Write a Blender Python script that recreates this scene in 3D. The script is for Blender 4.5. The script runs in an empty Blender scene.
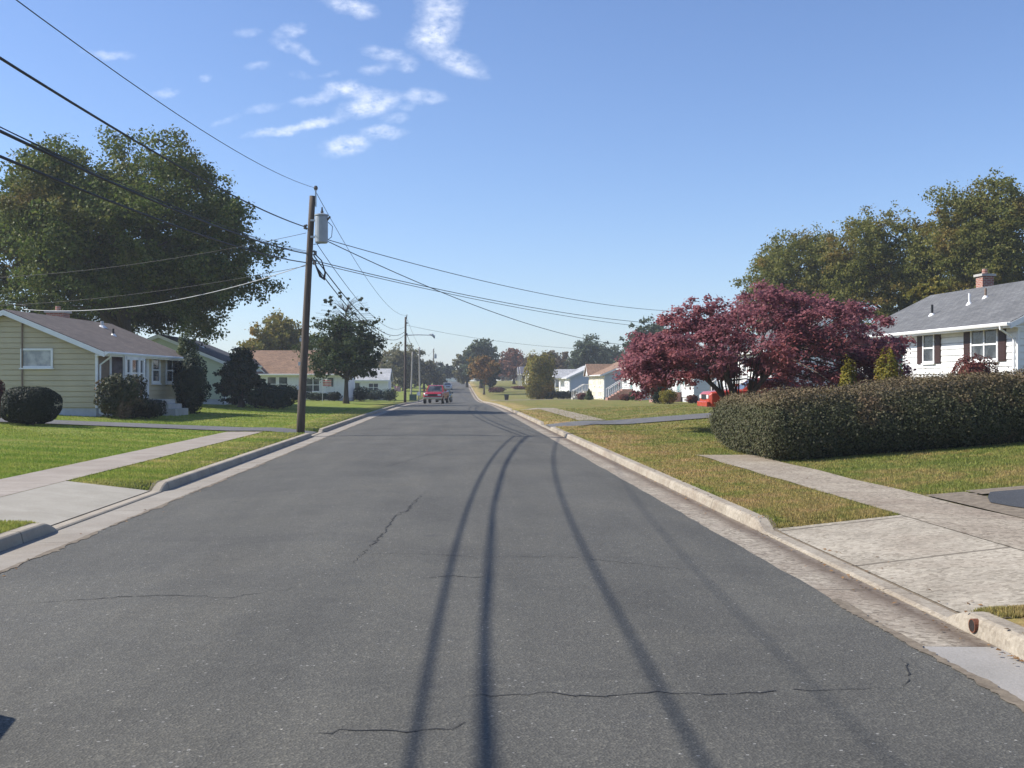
import bpy, bmesh, math, random
import numpy as np
from mathutils import Vector, Matrix, Quaternion

random.seed(7)
RNG = np.random.default_rng(11)
D2R = math.radians
scene = bpy.context.scene
COL = scene.collection

# ------------------------------------------------------------------ camera maths
EYE = 1.75
FPX, CX, CY = 1080.0, 512.0, 384.0
YAW = math.atan((512 - 455) / FPX)
RV = (math.cos(YAW), -math.sin(YAW))
FV = (math.sin(YAW), math.cos(YAW))


def PD(px, d):
    """ground plan point seen in column px at depth d metres"""
    xc = (px - CX) / FPX * d
    return (xc * RV[0] + d * FV[0], xc * RV[1] + d * FV[1])


def ZP(py, d):
    return EYE + (CY - py) / FPX * d


# ------------------------------------------------------------------ terrain
_yk = np.array([-200, 55, 77, 95, 112, 130, 146, 165, 180, 205, 230, 255, 280, 320, 370, 450, 3000.])
_zk = np.array([0, 0, -.03, -.12, -.27, -.50, -.66, -.66, -.52, -.05, .55, 1.15, 1.6, 2.1, 2.5, 2.7, 2.7])
_yt = np.arange(-200, 3000, 1.0)
_zt = np.interp(_yt, _yk, _zk)
_ker = np.ones(15) / 15
_zt2 = np.convolve(np.pad(_zt, 7, mode='edge'), _ker, mode='valid')


def zroad(Y):
    return float(np.interp(Y, _yt, _zt2))


L_EDGE, L_KERB, L_BACK, L_W0, L_W1 = -4.22, -4.76, -4.94, -6.32, -7.50
R_EDGE, R_KERB, R_BACK, R_W0, R_W1 = 3.06, 3.62, 3.80, 5.36, 6.60
KH = 0.12
# dropped kerbs: (y0, y1) with 0.6 m tapers outside
L_DROPS = [(13.3, 17.9), (36.5, 39.4)]
R_DROPS = [(7.9, 12.7), (41.5, 46.0), (68.6, 71.6), (144, 149)]


def drop(Y, drops, t=0.4):
    f = 0.0
    for a, b in drops:
        if a - t < Y < b + t:
            u = min((Y - (a - t)) / t, ((b + t) - Y) / t, 1.0)
            f = max(f, u ** 1.6)
    return f


def sm(u):
    u = min(max(u, 0.0), 1.0)
    return u * u * (3 - 2 * u)


def terr(X, Y):
    zb = zroad(Y)
    if X < L_BACK:
        f = drop(Y, L_DROPS)
        zk = KH * (1 - f) - 0.012 * f
        if X > L_W0:
            u = (L_BACK - X) / (L_BACK - L_W0)
            return zb + zk + (0.16 - zk) * u
        if X > L_W1:
            return zb + 0.16
        return zb + 0.16 + 0.042 * min(-X + L_W1, 11.0)
    if X > R_BACK:
        f = drop(Y, R_DROPS)
        zk = KH * (1 - f) - 0.012 * f
        if X < R_W0:
            u = (X - R_BACK) / (R_W0 - R_BACK)
            return zb + zk + (0.16 - zk) * u
        if X < R_W1:
            return zb + 0.16
        s = 0.075 + (0.02 - 0.075) * sm((Y - 48) / 30)
        return zb + 0.16 + s * min(X - R_W1, 12.5)
    return zb - 0.25


# ------------------------------------------------------------------ object helpers
def tag(o, label=None, cat=None, group=None, kind=None):
    if label: o['label'] = label
    if cat: o['category'] = cat
    if group: o['group'] = group
    if kind: o['kind'] = kind
    return o


def thing(name, label, cat, loc=(0, 0, 0), rz=0.0, group=None):
    o = bpy.data.objects.new(name, None)
    o.empty_display_size = 0.3
    COL.objects.link(o)
    o.location = loc
    o.rotation_euler = (0, 0, rz)
    return tag(o, label, cat, group)


class Geo:
    def __init__(s):
        s.v = []
        s.f = []

    def quad(s, a, b, c, d):
        n = len(s.v)
        s.v += [a, b, c, d]
        s.f.append((n, n + 1, n + 2, n + 3))

    def tri(s, a, b, c):
        n = len(s.v)
        s.v += [a, b, c]
        s.f.append((n, n + 1, n + 2))

    def poly(s, pts):
        n = len(s.v)
        s.v += list(pts)
        s.f.append(tuple(range(n, n + len(pts))))

    def box(s, x0, x1, y0, y1, z0, z1):
        n = len(s.v)
        s.v += [(x0, y0, z0), (x1, y0, z0), (x1, y1, z0), (x0, y1, z0), (x0, y0, z1), (x1, y0, z1), (x1, y1, z1), (x0, y1, z1)]
        for f in ((0, 3, 2, 1), (4, 5, 6, 7), (0, 1, 5, 4), (1, 2, 6, 5), (2, 3, 7, 6), (3, 0, 4, 7)):
            s.f.append(tuple(n + i for i in f))

    def prism(s, pts, axis, a, b):
        """extrude polygon pts (2d) along axis 'x','y','z' from a to b"""
        def mk(p, t):
            if axis == 'y': return (p[0], t, p[1])
            if axis == 'x': return (t, p[0], p[1])
            return (p[0], p[1], t)
        n = len(s.v)
        k = len(pts)
        s.v += [mk(p, a) for p in pts] + [mk(p, b) for p in pts]
        s.f.append(tuple(n + i for i in range(k)))
        s.f.append(tuple(n + k + i for i in reversed(range(k))))
        for i in range(k):
            j = (i + 1) % k
            s.f.append((n + i, n + k + i, n + k + j, n + j))

    def tube(s, pts, radii, sides=6, cap=True):
        pts = [Vector(p) for p in pts]
        n0 = len(s.v)
        prev = None
        for i, p in enumerate(pts):
            if i == 0: t = pts[1] - p
            elif i == len(pts) - 1: t = p - pts[i - 1]
            else: t = pts[i + 1] - pts[i - 1]
            if t.length < 1e-9: t = Vector((0, 0, 1))
            t.normalize()
            if prev is None:
                ref = Vector((0, 0, 1)) if abs(t.z) < .9 else Vector((1, 0, 0))
                u = t.cross(ref).normalized()
            else:
                u = (prev - t * prev.dot(t))
                u = u.normalized() if u.length > 1e-6 else t.orthogonal().normalized()
            prev = u
            w = t.cross(u)
            r = radii[i] if hasattr(radii, '__len__') else radii
            for k in range(sides):
                a = 2 * math.pi * k / sides
                q = p + (u * math.cos(a) + w * math.sin(a)) * r
                s.v.append((q.x, q.y, q.z))
        for i in range(len(pts) - 1):
            for k in range(sides):
                a = n0 + i * sides + k
                b = n0 + i * sides + (k + 1) % sides
                s.f.append((a, b, b + sides, a + sides))
        if cap:
            s.f.append(tuple(n0 + k for k in reversed(range(sides))))
            e = n0 + (len(pts) - 1) * sides
            s.f.append(tuple(e + k for k in range(sides)))

    def build(s, name, mat, parent=None, smooth=False):
        m = bpy.data.meshes.new(name)
        m.from_pydata(s.v, [], s.f)
        if smooth:
            m.polygons.foreach_set('use_smooth', [True] * len(m.polygons))
        m.update()
        o = bpy.data.objects.new(name, m)
        COL.objects.link(o)
        if mat: m.materials.append(mat)
        if parent: o.parent = parent
        return o


def fix_normals(o):
    bm = bmesh.new()
    bm.from_mesh(o.data)
    bmesh.ops.recalc_face_normals(bm, faces=bm.faces)
    bm.to_mesh(o.data)
    bm.free()
    return o


def bevel(o, w=0.01, seg=2):
    bm = bmesh.new()
    bm.from_mesh(o.data)
    bmesh.ops.remove_doubles(bm, verts=bm.verts, dist=1e-4)
    bmesh.ops.recalc_face_normals(bm, faces=bm.faces)
    es = [e for e in bm.edges if len(e.link_faces) == 2 and e.calc_face_angle(0) > 0.5]
    bmesh.ops.bevel(bm, geom=es, offset=w, segments=seg, affect='EDGES', profile=0.5)
    bm.to_mesh(o.data)
    bm.free()
    return o


# ------------------------------------------------------------------ materials
def new_mat(name):
    m = bpy.data.materials.new(name)
    m.use_nodes = True
    nt = m.node_tree
    b = nt.nodes['Principled BSDF']
    return m, nt, b


def N(nt, typ, **kw):
    n = nt.nodes.new(typ)
    for k, v in kw.items():
        if k.startswith('i_'):
            n.inputs[k[2:].replace('_', ' ')].default_value = v
        else:
            setattr(n, k, v)
    return n


def L(nt, a, b):
    nt.links.new(a, b)


def ramp(nt, fac, stops):
    r = N(nt, 'ShaderNodeValToRGB')
    cr = r.color_ramp
    while len(cr.elements) > 1: cr.elements.remove(cr.elements[-1])
    cr.elements[0].position = stops[0][0]
    cr.elements[0].color = (*stops[0][1], 1)
    for p, c in stops[1:]:
        e = cr.elements.new(p)
        e.color = (*c, 1)
    L(nt, fac, r.inputs['Fac'])
    return r.outputs['Color']


def mixc(nt, fac, a, b, mode='MIX'):
    m = N(nt, 'ShaderNodeMix', data_type='RGBA', blend_type=mode)
    for i, v in ((0, fac), (6, a), (7, b)):
        if hasattr(v, 'is_linked') or hasattr(v, 'links'):
            L(nt, v, m.inputs[i])
        elif i == 0:
            m.inputs[0].default_value = v
        else:
            m.inputs[i].default_value = (*v, 1)
    return m.outputs[2]


def mathn(nt, op, a, b=None, c=None, clamp=False):
    m = N(nt, 'ShaderNodeMath', operation=op, use_clamp=clamp)
    for i, v in enumerate((a, b, c)):
        if v is None: continue
        if hasattr(v, 'links'): L(nt, v, m.inputs[i])
        else: m.inputs[i].default_value = v
    return m.outputs[0]


def pos(nt):
    return N(nt, 'ShaderNodeNewGeometry').outputs['Position']


def objc(nt):
    return N(nt, 'ShaderNodeTexCoord').outputs['Object']


def noise(nt, vec, scale, detail=4, rough=.55, dist=0.0):
    n = N(nt, 'ShaderNodeTexNoise')
    n.inputs['Scale'].default_value = scale
    n.inputs['Detail'].default_value = detail
    n.inputs['Roughness'].default_value = rough
    n.inputs['Distortion'].default_value = dist
    L(nt, vec, n.inputs['Vector'])
    return n.outputs['Fac']


def bump(nt, h, b, strength=.3, dist=.02):
    n = N(nt, 'ShaderNodeBump')
    n.inputs['Strength'].default_value = strength
    n.inputs['Distance'].default_value = dist
    L(nt, h, n.inputs['Height'])
    L(nt, n.outputs['Normal'], b.inputs['Normal'])


def paint(name, c, rough=.5, var=.12, scale=3.0, metallic=0.0, spec=.4, dirt=0.0):
    m, nt, b = new_mat(name)
    n = noise(nt, objc(nt), scale, 5)
    lo = tuple(x * (1 - var) for x in c)
    hi = tuple(min(1, x * (1 + var)) for x in c)
    col = ramp(nt, n, [(.3, lo), (.7, hi)])
    if dirt:
        n2 = noise(nt, objc(nt), .9, 6, .65)
        f = mathn(nt, 'MULTIPLY', mathn(nt, 'SUBTRACT', n2, .5, clamp=True), dirt * 4, clamp=True)
        col = mixc(nt, f, col, (.2, .18, .15))
    L(nt, col, b.inputs['Base Color'])
    b.inputs['Roughness'].default_value = rough
    b.inputs['Metallic'].default_value = metallic
    b.inputs['Specular IOR Level'].default_value = spec
    return m


def grass_nodes(nt, P):
    """shared colour of turf and blades from world position"""
    sep = N(nt, 'ShaderNodeSeparateXYZ')
    L(nt, P, sep.inputs[0])
    X = sep.outputs[0]
    n1 = noise(nt, P, .45, 4, .6)
    n2 = noise(nt, P, 2.2, 5, .65)
    n3 = noise(nt, P, 14, 3, .6)
    # mower bands along the left lawn
    mp = N(nt, 'ShaderNodeMapping')
    mp.inputs['Rotation'].default_value = (0, 0, D2R(24))
    mp.inputs['Scale'].default_value = (.12, 1.0, 1)
    L(nt, P, mp.inputs[0])
    n4 = noise(nt, mp.outputs[0], 1.1, 3, .5)
    fl = mathn(nt, 'ADD', mathn(nt, 'MULTIPLY', n4, .6), mathn(nt, 'MULTIPLY', n2, .4))
    strip = mathn(nt, 'GREATER_THAN', X, -6.4)
    fl = mathn(nt, 'ADD', fl, mathn(nt, 'MULTIPLY', strip, .075))
    left = ramp(nt, fl, [(.36, (.17, .265, .045)), (.48, (.245, .32, .062)), (.58, (.34, .36, .095)), (.69, (.50, .42, .18))])
    fr = mathn(nt, 'ADD', mathn(nt, 'MULTIPLY', n1, .5), mathn(nt, 'MULTIPLY', n2, .5))
    # dry towards the kerb on the right
    edge = mathn(nt, 'SUBTRACT', 1.0, mathn(nt, 'MULTIPLY', mathn(nt, 'ABSOLUTE', mathn(nt, 'SUBTRACT', X, 4.3)), .55), clamp=True)
    fr = mathn(nt, 'ADD', fr, mathn(nt, 'MULTIPLY', edge, .10))
    right = ramp(nt, fr, [(.37, (.155, .20, .05)), (.48, (.225, .24, .072)), (.57, (.32, .265, .108)), (.67, (.39, .28, .148))])
    s = mathn(nt, 'GREATER_THAN', X, 0.0)
    col = mixc(nt, s, left, right)
    v = ramp(nt, n3, [(.3, (.72, .72, .72)), (.7, (1.18, 1.18, 1.18))])
    return mixc(nt, 1.0, col, v, 'MULTIPLY')


def make_materials():
    M = {}
    # ground turf
    m, nt, b = new_mat('turf')
    P = pos(nt)
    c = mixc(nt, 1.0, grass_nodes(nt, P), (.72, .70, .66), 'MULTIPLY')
    L(nt, c, b.inputs['Base Color'])
    b.inputs['Roughness'].default_value = .95
    b.inputs['Specular IOR Level'].default_value = .1
    bump(nt, noise(nt, P, 30, 4, .7), b, .8, .05)
    M['turf'] = m
    # blades
    m, nt, b = new_mat('grass_blade')
    P = pos(nt)
    c = grass_nodes(nt, P)
    rnd = N(nt, 'ShaderNodeNewGeometry').outputs['Random Per Island']
    v = ramp(nt, rnd, [(0, (.75, .8, .7)), (.6, (1.1, 1.1, 1.0)), (1, (1.5, 1.35, 1.1))])
    c = mixc(nt, 1.0, c, v, 'MULTIPLY')
    L(nt, c, b.inputs['Base Color'])
    b.inputs['Roughness'].default_value = .8
    b.inputs['Specular IOR Level'].default_value = .15
    tr = N(nt, 'ShaderNodeBsdfTranslucent')
    L(nt, c, tr.inputs['Color'])
    mx = N(nt, 'ShaderNodeMixShader')
    mx.inputs[0].default_value = .3
    L(nt, b.outputs[0], mx.inputs[1])
    L(nt, tr.outputs[0], mx.inputs[2])
    L(nt, mx.outputs[0], nt.nodes['Material Output'].inputs[0])
    M['blade'] = m

    # asphalt road
    def asphalt(name, lo, hi, speck=.5, tint=(1, 1, 1), wear=False):
        m, nt, b = new_mat(name)
        P = pos(nt)
        mp = N(nt, 'ShaderNodeMapping')
        mp.inputs['Scale'].default_value = (1, .25, 1)
        L(nt, P, mp.inputs[0])
        big = noise(nt, mp.outputs[0], .8, 5, .6)
        fine = noise(nt, P, 55, 3, .7)
        mid = noise(nt, P, 9, 4, .6)
        f = mathn(nt, 'ADD', mathn(nt, 'MULTIPLY', big, .45), mathn(nt, 'ADD', mathn(nt, 'MULTIPLY', fine, .35), mathn(nt, 'MULTIPLY', mid, .2)))
        col = ramp(nt, f, [(.36, tuple(lo * t for t in tint)), (.62, tuple(hi * t for t in tint))])
        vo = N(nt, 'ShaderNodeTexVoronoi', feature='F1')
        vo.inputs['Scale'].default_value = 26
        L(nt, P, vo.inputs['Vector'])
        sepc = N(nt, 'ShaderNodeSeparateColor')
        L(nt, vo.outputs['Color'], sepc.inputs[0])
        sel = mathn(nt, 'GREATER_THAN', sepc.outputs[0], .93)
        close = mathn(nt, 'LESS_THAN', vo.outputs['Distance'], .22)
        sp = mathn(nt, 'MULTIPLY', mathn(nt, 'MULTIPLY', sel, close), speck)
        col = mixc(nt, sp, col, (.42, .41, .38))
        vo2 = N(nt, 'ShaderNodeTexVoronoi', feature='F1')
        vo2.inputs['Scale'].default_value = 75
        L(nt, P, vo2.inputs['Vector'])
        sep2 = N(nt, 'ShaderNodeSeparateColor')
        L(nt, vo2.outputs['Color'], sep2.inputs[0])
        g = ramp(nt, sep2.outputs[1], [(0, (.72, .72, .72)), (.75, (1.05, 1.05, 1.05)), (1, (1.6, 1.58, 1.5))])
        col = mixc(nt, .8, col, g, 'MULTIPLY')
        if wear:
            # worn wheel paths, oil drips down the lane middles, broad blotches of older binder
            mw = N(nt, 'ShaderNodeMapping')
            mw.inputs['Scale'].default_value = (1.0, .03, 1)
            L(nt, P, mw.inputs[0])
            w1 = noise(nt, mw.outputs[0], 1.4, 4, .6)
            col = mixc(nt, .8, col, ramp(nt, w1, [(.3, (.86, .86, .87)), (.55, (1.0, 1.0, 1.0)), (.72, (1.14, 1.13, 1.11))]), 'MULTIPLY')
            w2 = noise(nt, P, .38, 6, .7, .6)
            col = mixc(nt, .8, col, ramp(nt, w2, [(.36, (.82, .82, .83)), (.5, (1.0, 1.0, 1.0)), (.66, (1.14, 1.12, 1.08))]), 'MULTIPLY')
            w3 = noise(nt, P, 2.6, 3, .5)
            col = mixc(nt, mathn(nt, 'MULTIPLY', mathn(nt, 'SUBTRACT', w3, .66, clamp=True), 4, clamp=True), col, (.045, .045, .045))
        L(nt, col, b.inputs['Base Color'])
        b.inputs['Roughness'].default_value = .82
        b.inputs['Specular IOR Level'].default_value = .35
        bump(nt, vo2.outputs['Distance'], b, .35, .01)
        return m
    M['road'] = asphalt('road_asphalt', .062, .096, .45, (1.07, 1.03, .88), wear=True)
    M['drive'] = asphalt('driveway_asphalt', .04, .06, .25, (.95, 1.0, 1.08))
    M['drive2'] = asphalt('driveway_worn_asphalt', .10, .14, .25, (1.0, .98, .97))

    # concrete
    def concrete(name, lo, hi, stain=.5, joint=None, axis=1, agg=True, off=0.0, stainc=(.20, .15, .11), band=None, jw=.012, aggf=.8):
        m, nt, b = new_mat(name)
        P = pos(nt)
        n1 = noise(nt, P, 1.3, 6, .65)
        n2 = noise(nt, P, 40, 3, .7)
        f = mathn(nt, 'ADD', mathn(nt, 'MULTIPLY', n1, .6), mathn(nt, 'MULTIPLY', n2, .4))
        col = ramp(nt, f, [(.36, lo), (.62, hi)])
        if agg:
            vo = N(nt, 'ShaderNodeTexVoronoi')
            vo.inputs['Scale'].default_value = 27
            L(nt, P, vo.inputs['Vector'])
            sc = N(nt, 'ShaderNodeSeparateColor')
            L(nt, vo.outputs['Color'], sc.inputs[0])
            g = ramp(nt, sc.outputs[0], [(0, (.45, .42, .38)), (.35, (.95, .95, .93)), (.7, (1.05, 1.05, 1.05)), (1, (1.35, 1.35, 1.33))])
            col = mixc(nt, aggf, col, g, 'MULTIPLY')
        n3 = noise(nt, P, .55, 5, .6, 1.0)
        st = mathn(nt, 'MULTIPLY', mathn(nt, 'SUBTRACT', n3, .5, clamp=True), 4 * stain, clamp=True)
        col = mixc(nt, st, col, stainc)
        if band:
            sb = N(nt, 'ShaderNodeSeparateXYZ')
            L(nt, P, sb.inputs[0])
            dd = mathn(nt, 'ABSOLUTE', mathn(nt, 'SUBTRACT', mathn(nt, 'ADD', sb.outputs[0], mathn(nt, 'MULTIPLY', mathn(nt, 'SUBTRACT', noise(nt, P, 2.5, 4), .5), .12)), band[0]))
            k = mathn(nt, 'SUBTRACT', 1.0, mathn(nt, 'DIVIDE', dd, band[1]), clamp=True)
            col = mixc(nt, mathn(nt, 'MULTIPLY', k, .85), col, (.10, .072, .052))
        if joint:
            sep = N(nt, 'ShaderNodeSeparateXYZ')
            L(nt, P, sep.inputs[0])
            wob = mathn(nt, 'MULTIPLY', mathn(nt, 'SUBTRACT', noise(nt, P, 5, 2), .5), .03)
            t = mathn(nt, 'ADD', mathn(nt, 'ADD', sep.outputs[axis], off), wob)
            fr = mathn(nt, 'FRACT', mathn(nt, 'DIVIDE', t, joint))
            d = mathn(nt, 'ABSOLUTE', mathn(nt, 'SUBTRACT', fr, .5))
            j = mathn(nt, 'GREATER_THAN', d, .5 - jw / joint)
            col = mixc(nt, mathn(nt, 'MULTIPLY', j, .75), col, (.09, .075, .055))
        L(nt, col, b.inputs['Base Color'])
        b.inputs['Roughness'].default_value = .9
        b.inputs['Specular IOR Level'].default_value = .25
        bump(nt, n2, b, .35, .01)
        return m
    M['kerb_left'] = concrete('kerb_concrete', (.28, .24, .185), (.39, .345, .275), .3, 3.05, 1, False)
    M['kerb_right'] = concrete('kerb_weathered', (.23, .195, .15), (.36, .32, .258), .8, 3.05, 1, True, .1, aggf=.35)
    M['gutter_left'] = concrete('gutter_concrete', (.22, .195, .16), (.32, .29, .245), .4, 3.05, 1, False)
    M['gutter_right'] = concrete('gutter_weathered', (.20, .165, .128), (.34, .30, .24), .6, 3.05, 1, True, .1, band=(R_KERB - .10, .20))
    M['gutter_new'] = concrete('gutter_smooth', (.25, .235, .21), (.33, .31, .285), .3, None, 1, False)
    M['walk_left'] = concrete('sidewalk_concrete', (.235, .20, .165), (.335, .295, .25), .35, 1.25, 1, False, .1)
    M['walk_right'] = concrete('sidewalk_weathered', (.235, .195, .15), (.345, .30, .235), .6, 1.52, 1, True, -.18)
    M['apron_left'] = concrete('apron_concrete', (.29, .265, .215), (.39, .36, .30), .25, None, 1, False)
    M['apron_right'] = concrete('apron_weathered', (.24, .212, .168), (.365, .325, .262), .4, 2.42, 1, True, 1.95, jw=.028, aggf=.6)
    M['concrete'] = concrete('plain_concrete', (.34, .33, .30), (.5, .48, .45), .3, None, 1, False)
    # dirt
    m, nt, b = new_mat('dirt')
    P = pos(nt)
    c = ramp(nt, noise(nt, P, 12, 5, .7), [(.3, (.09, .07, .048)), (.7, (.22, .18, .13))])
    L(nt, c, b.inputs['Base Color'])
    b.inputs['Roughness'].default_value = 1
    M['dirt'] = m
    M['crack'] = paint('crack_seal', (.024, .024, .024), .9)
    M['rust'] = paint('rust_pipe', (.16, .06, .03), .8, .4, 20)
    M['hole'] = paint('pipe_bore', (.02, .015, .012), .9)

    # wood pole
    def wood(name, a, bcol):
        m, nt, b = new_mat(name)
        mp = N(nt, 'ShaderNodeMapping')
        mp.inputs['Scale'].default_value = (14, 14, .7)
        L(nt, objc(nt), mp.inputs[0])
        n = noise(nt, mp.outputs[0], 1.0, 6, .7)
        L(nt, ramp(nt, n, [(.3, a), (.7, bcol)]), b.inputs['Base Color'])
        b.inputs['Roughness'].default_value = .9
        bump(nt, n, b, .5, .02)
        return m
    M['pole'] = wood('pole_wood', (.045, .034, .027), (.115, .088, .07))
    M['pole_grey'] = wood('pole_grey_wood', (.20, .18, .16), (.38, .35, .31))
    M['bark'] = wood('bark', (.035, .027, .02), (.11, .085, .065))
    M['bark_red'] = wood('bark_maple', (.05, .035, .03), (.13, .10, .085))

    # roofs
    def shingle(name, lo, hi, row=.14):
        m, nt, b = new_mat(name)
        o = objc(nt)
        br = N(nt, 'ShaderNodeTexBrick')
        br.offset = .5
        br.inputs['Scale'].default_value = 1
        br.inputs['Brick Width'].default_value = .32
        br.inputs['Row Height'].default_value = row
        br.inputs['Mortar Size'].default_value = .012
        br.inputs['Color1'].default_value = (*lo, 1)
        br.inputs['Color2'].default_value = (*hi, 1)
        br.inputs['Mortar'].default_value = (*(x * .55 for x in lo), 1)
        sep = N(nt, 'ShaderNodeSeparateXYZ')
        L(nt, o, sep.inputs[0])
        cb = N(nt, 'ShaderNodeCombineXYZ')
        L(nt, sep.outputs[1], cb.inputs[0])
        L(nt, sep.outputs[0], cb.inputs[1])
        L(nt, cb.outputs[0], br.inputs['Vector'])
        n = noise(nt, o, .8, 6, .65)
        v = ramp(nt, n, [(.3, (.8, .8, .8)), (.7, (1.18, 1.18, 1.18))])
        n2 = noise(nt, o, 60, 2)
        v2 = ramp(nt, n2, [(.3, (.8, .8, .8)), (.7, (1.2, 1.2, 1.2))])
        c = mixc(nt, 1, mixc(nt, 1, br.outputs['Color'], v, 'MULTIPLY'), v2, 'MULTIPLY')
        L(nt, c, b.inputs['Base Color'])
        b.inputs['Roughness'].default_value = .9
        bump(nt, br.outputs['Fac'], b, -.3, .01)
        return m
    M['roof_grey'] = shingle('shingle_grey', (.105, .107, .11), (.15, .152, .152))
    M['roof_brown'] = shingle('shingle_brown', (.105, .085, .075), (.15, .12, .105))
    M['roof_dark'] = shingle('shingle_dark', (.035, .036, .045), (.06, .06, .07))
    M['roof_tan'] = shingle('shingle_tan', (.20, .12, .075), (.29, .18, .115))
    M['roof_pale'] = shingle('shingle_pale', (.34, .35, .36), (.46, .46, .46))
    M['roof_blue'] = shingle('shingle_blue', (.09, .09, .12), (.14, .14, .17))

    # brick
    m, nt, b = new_mat('brick')
    o = objc(nt)
    br = N(nt, 'ShaderNodeTexBrick')
    br.inputs['Scale'].default_value = 1
    br.inputs['Brick Width'].default_value = .21
    br.inputs['Row Height'].default_value = .075
    br.inputs['Mortar Size'].default_value = .01
    br.inputs['Color1'].default_value = (.24, .075, .05, 1)
    br.inputs['Color2'].default_value = (.34, .13, .085, 1)
    br.inputs['Mortar'].default_value = (.38, .34, .30, 1)
    sep = N(nt, 'ShaderNodeSeparateXYZ')
    L(nt, o, sep.inputs[0])
    cb = N(nt, 'ShaderNodeCombineXYZ')
    L(nt, mathn(nt, 'ADD', sep.outputs[0], sep.outputs[1]), cb.inputs[0])
    L(nt, sep.outputs[2], cb.inputs[1])
    L(nt, cb.outputs[0], br.inputs['Vector'])
    L(nt, br.outputs['Color'], b.inputs['Base Color'])
    b.inputs['Roughness'].default_value = .9
    M['brick'] = m

    M['white'] = paint('white_vinyl', (.78, .78, .76), .45, .05, 2.0, dirt=.12)
    M['trim'] = paint('white_trim', (.80, .80, .79), .4, .04)
    M['olive'] = paint('olive_siding', (.52, .445, .29), .55, .07, 1.5, dirt=.1)
    M['palegreen'] = paint('pale_green_siding', (.62, .66, .46), .55, .06, 1.5)
    M['cream'] = paint('cream_siding', (.70, .64, .50), .55, .06, 1.5)
    M['bluegrey'] = paint('blue_grey_siding', (.50, .56, .66), .55, .05, 1.5)
    M['greysiding'] = paint('grey_siding', (.52, .54, .55), .55, .05, 1.5)
    M['brownpanel'] = paint('brown_panel', (.20, .14, .10), .6, .15, 6)
    M['found'] = paint('foundation', (.50, .51, .52), .8, .12, 4, dirt=.2)
    M['shutter'] = paint('shutter_brown', (.045, .022, .018), .5, .15)
    M['shutter_blue'] = paint('shutter_blue', (.06, .09, .16), .5, .15)
    M['teal'] = paint('teal_door', (.04, .16, .16), .45, .1)
    M['doorwhite'] = paint('door_white', (.66, .67, .66), .4, .05)
    M['blackmetal'] = paint('black_metal', (.02, .02, .02), .45, .1)
    M['galv'] = paint('galvanised', (.42, .44, .46), .4, .1, 6, .6)
    M['tank'] = paint('transformer_grey', (.30, .33, .36), .4, .1, 4, .1)
    M['porcelain'] = paint('porcelain', (.10, .09, .085), .25, .1)
    M['cable'] = paint('cable_black', (.018, .018, .02), .6, .1)
    M['cable_white'] = paint('cable_pale', (.42, .42, .42), .5, .1)
    M['rubber'] = paint('tyre_rubber', (.02, .02, .02), .85, .1)
    M['rim'] = paint('wheel_rim', (.45, .46, .47), .3, .1, 4, .7)
    M['car_red'] = paint('red_car_paint', (.30, .016, .028), .25, .05, 2, 0, .6)
    M['car_orange'] = paint('orange_red_car_paint', (.42, .055, .025), .22, .05, 2, 0, .6)
    M['car_dark'] = paint('dark_teal_car_paint', (.02, .05, .055), .22, .05, 2, 0, .6)
    M['car_white'] = paint('white_car_paint', (.75, .75, .74), .25, .03, 2, 0, .6)
    M['chrome'] = paint('chrome', (.7, .7, .7), .15, .05, 4, .9)
    M['lamp_glass'] = paint('headlamp_glass', (.75, .75, .72), .12, .05)
    M['amber'] = paint('amber_lens', (.7, .25, .03), .2, .05)
    M['binblack'] = paint('bin_black', (.025, .027, .028), .5, .1)
    M['binred'] = paint('flag_red', (.45, .05, .06), .7, .1)
    M['boxgreen'] = paint('utility_green', (.05, .13, .09), .5, .1)

    # striped flag
    m, nt, b = new_mat('flag_stripes')
    sep = N(nt, 'ShaderNodeSeparateXYZ')
    L(nt, objc(nt), sep.inputs[0])
    fr = mathn(nt, 'FRACT', mathn(nt, 'MULTIPLY', sep.outputs[2], 6.6))
    s = mathn(nt, 'GREATER_THAN', fr, .5)
    L(nt, mixc(nt, s, (.55, .05, .07), (.75, .73, .72)), b.inputs['Base Color'])
    b.inputs['Roughness'].default_value = .8
    M['flag'] = m

    # glass
    m, nt, b = new_mat('window_glass')
    n = noise(nt, objc(nt), 1.6, 3)
    L(nt, ramp(nt, n, [(.4, (.018, .022, .028)), (.62, (.10, .11, .12))]), b.inputs['Base Color'])
    b.inputs['Roughness'].default_value = .06
    b.inputs['Specular IOR Level'].default_value = .7
    M['glass'] = m
    m, nt, b = new_mat('curtained_glass')
    n = noise(nt, objc(nt), 2.6, 3)
    L(nt, ramp(nt, n, [(.4, (.22, .25, .28)), (.62, (.42, .44, .45))]), b.inputs['Base Color'])
    b.inputs['Roughness'].default_value = .08
    b.inputs['Specular IOR Level'].default_value = .7
    M['glass_pale'] = m
    return M


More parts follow.
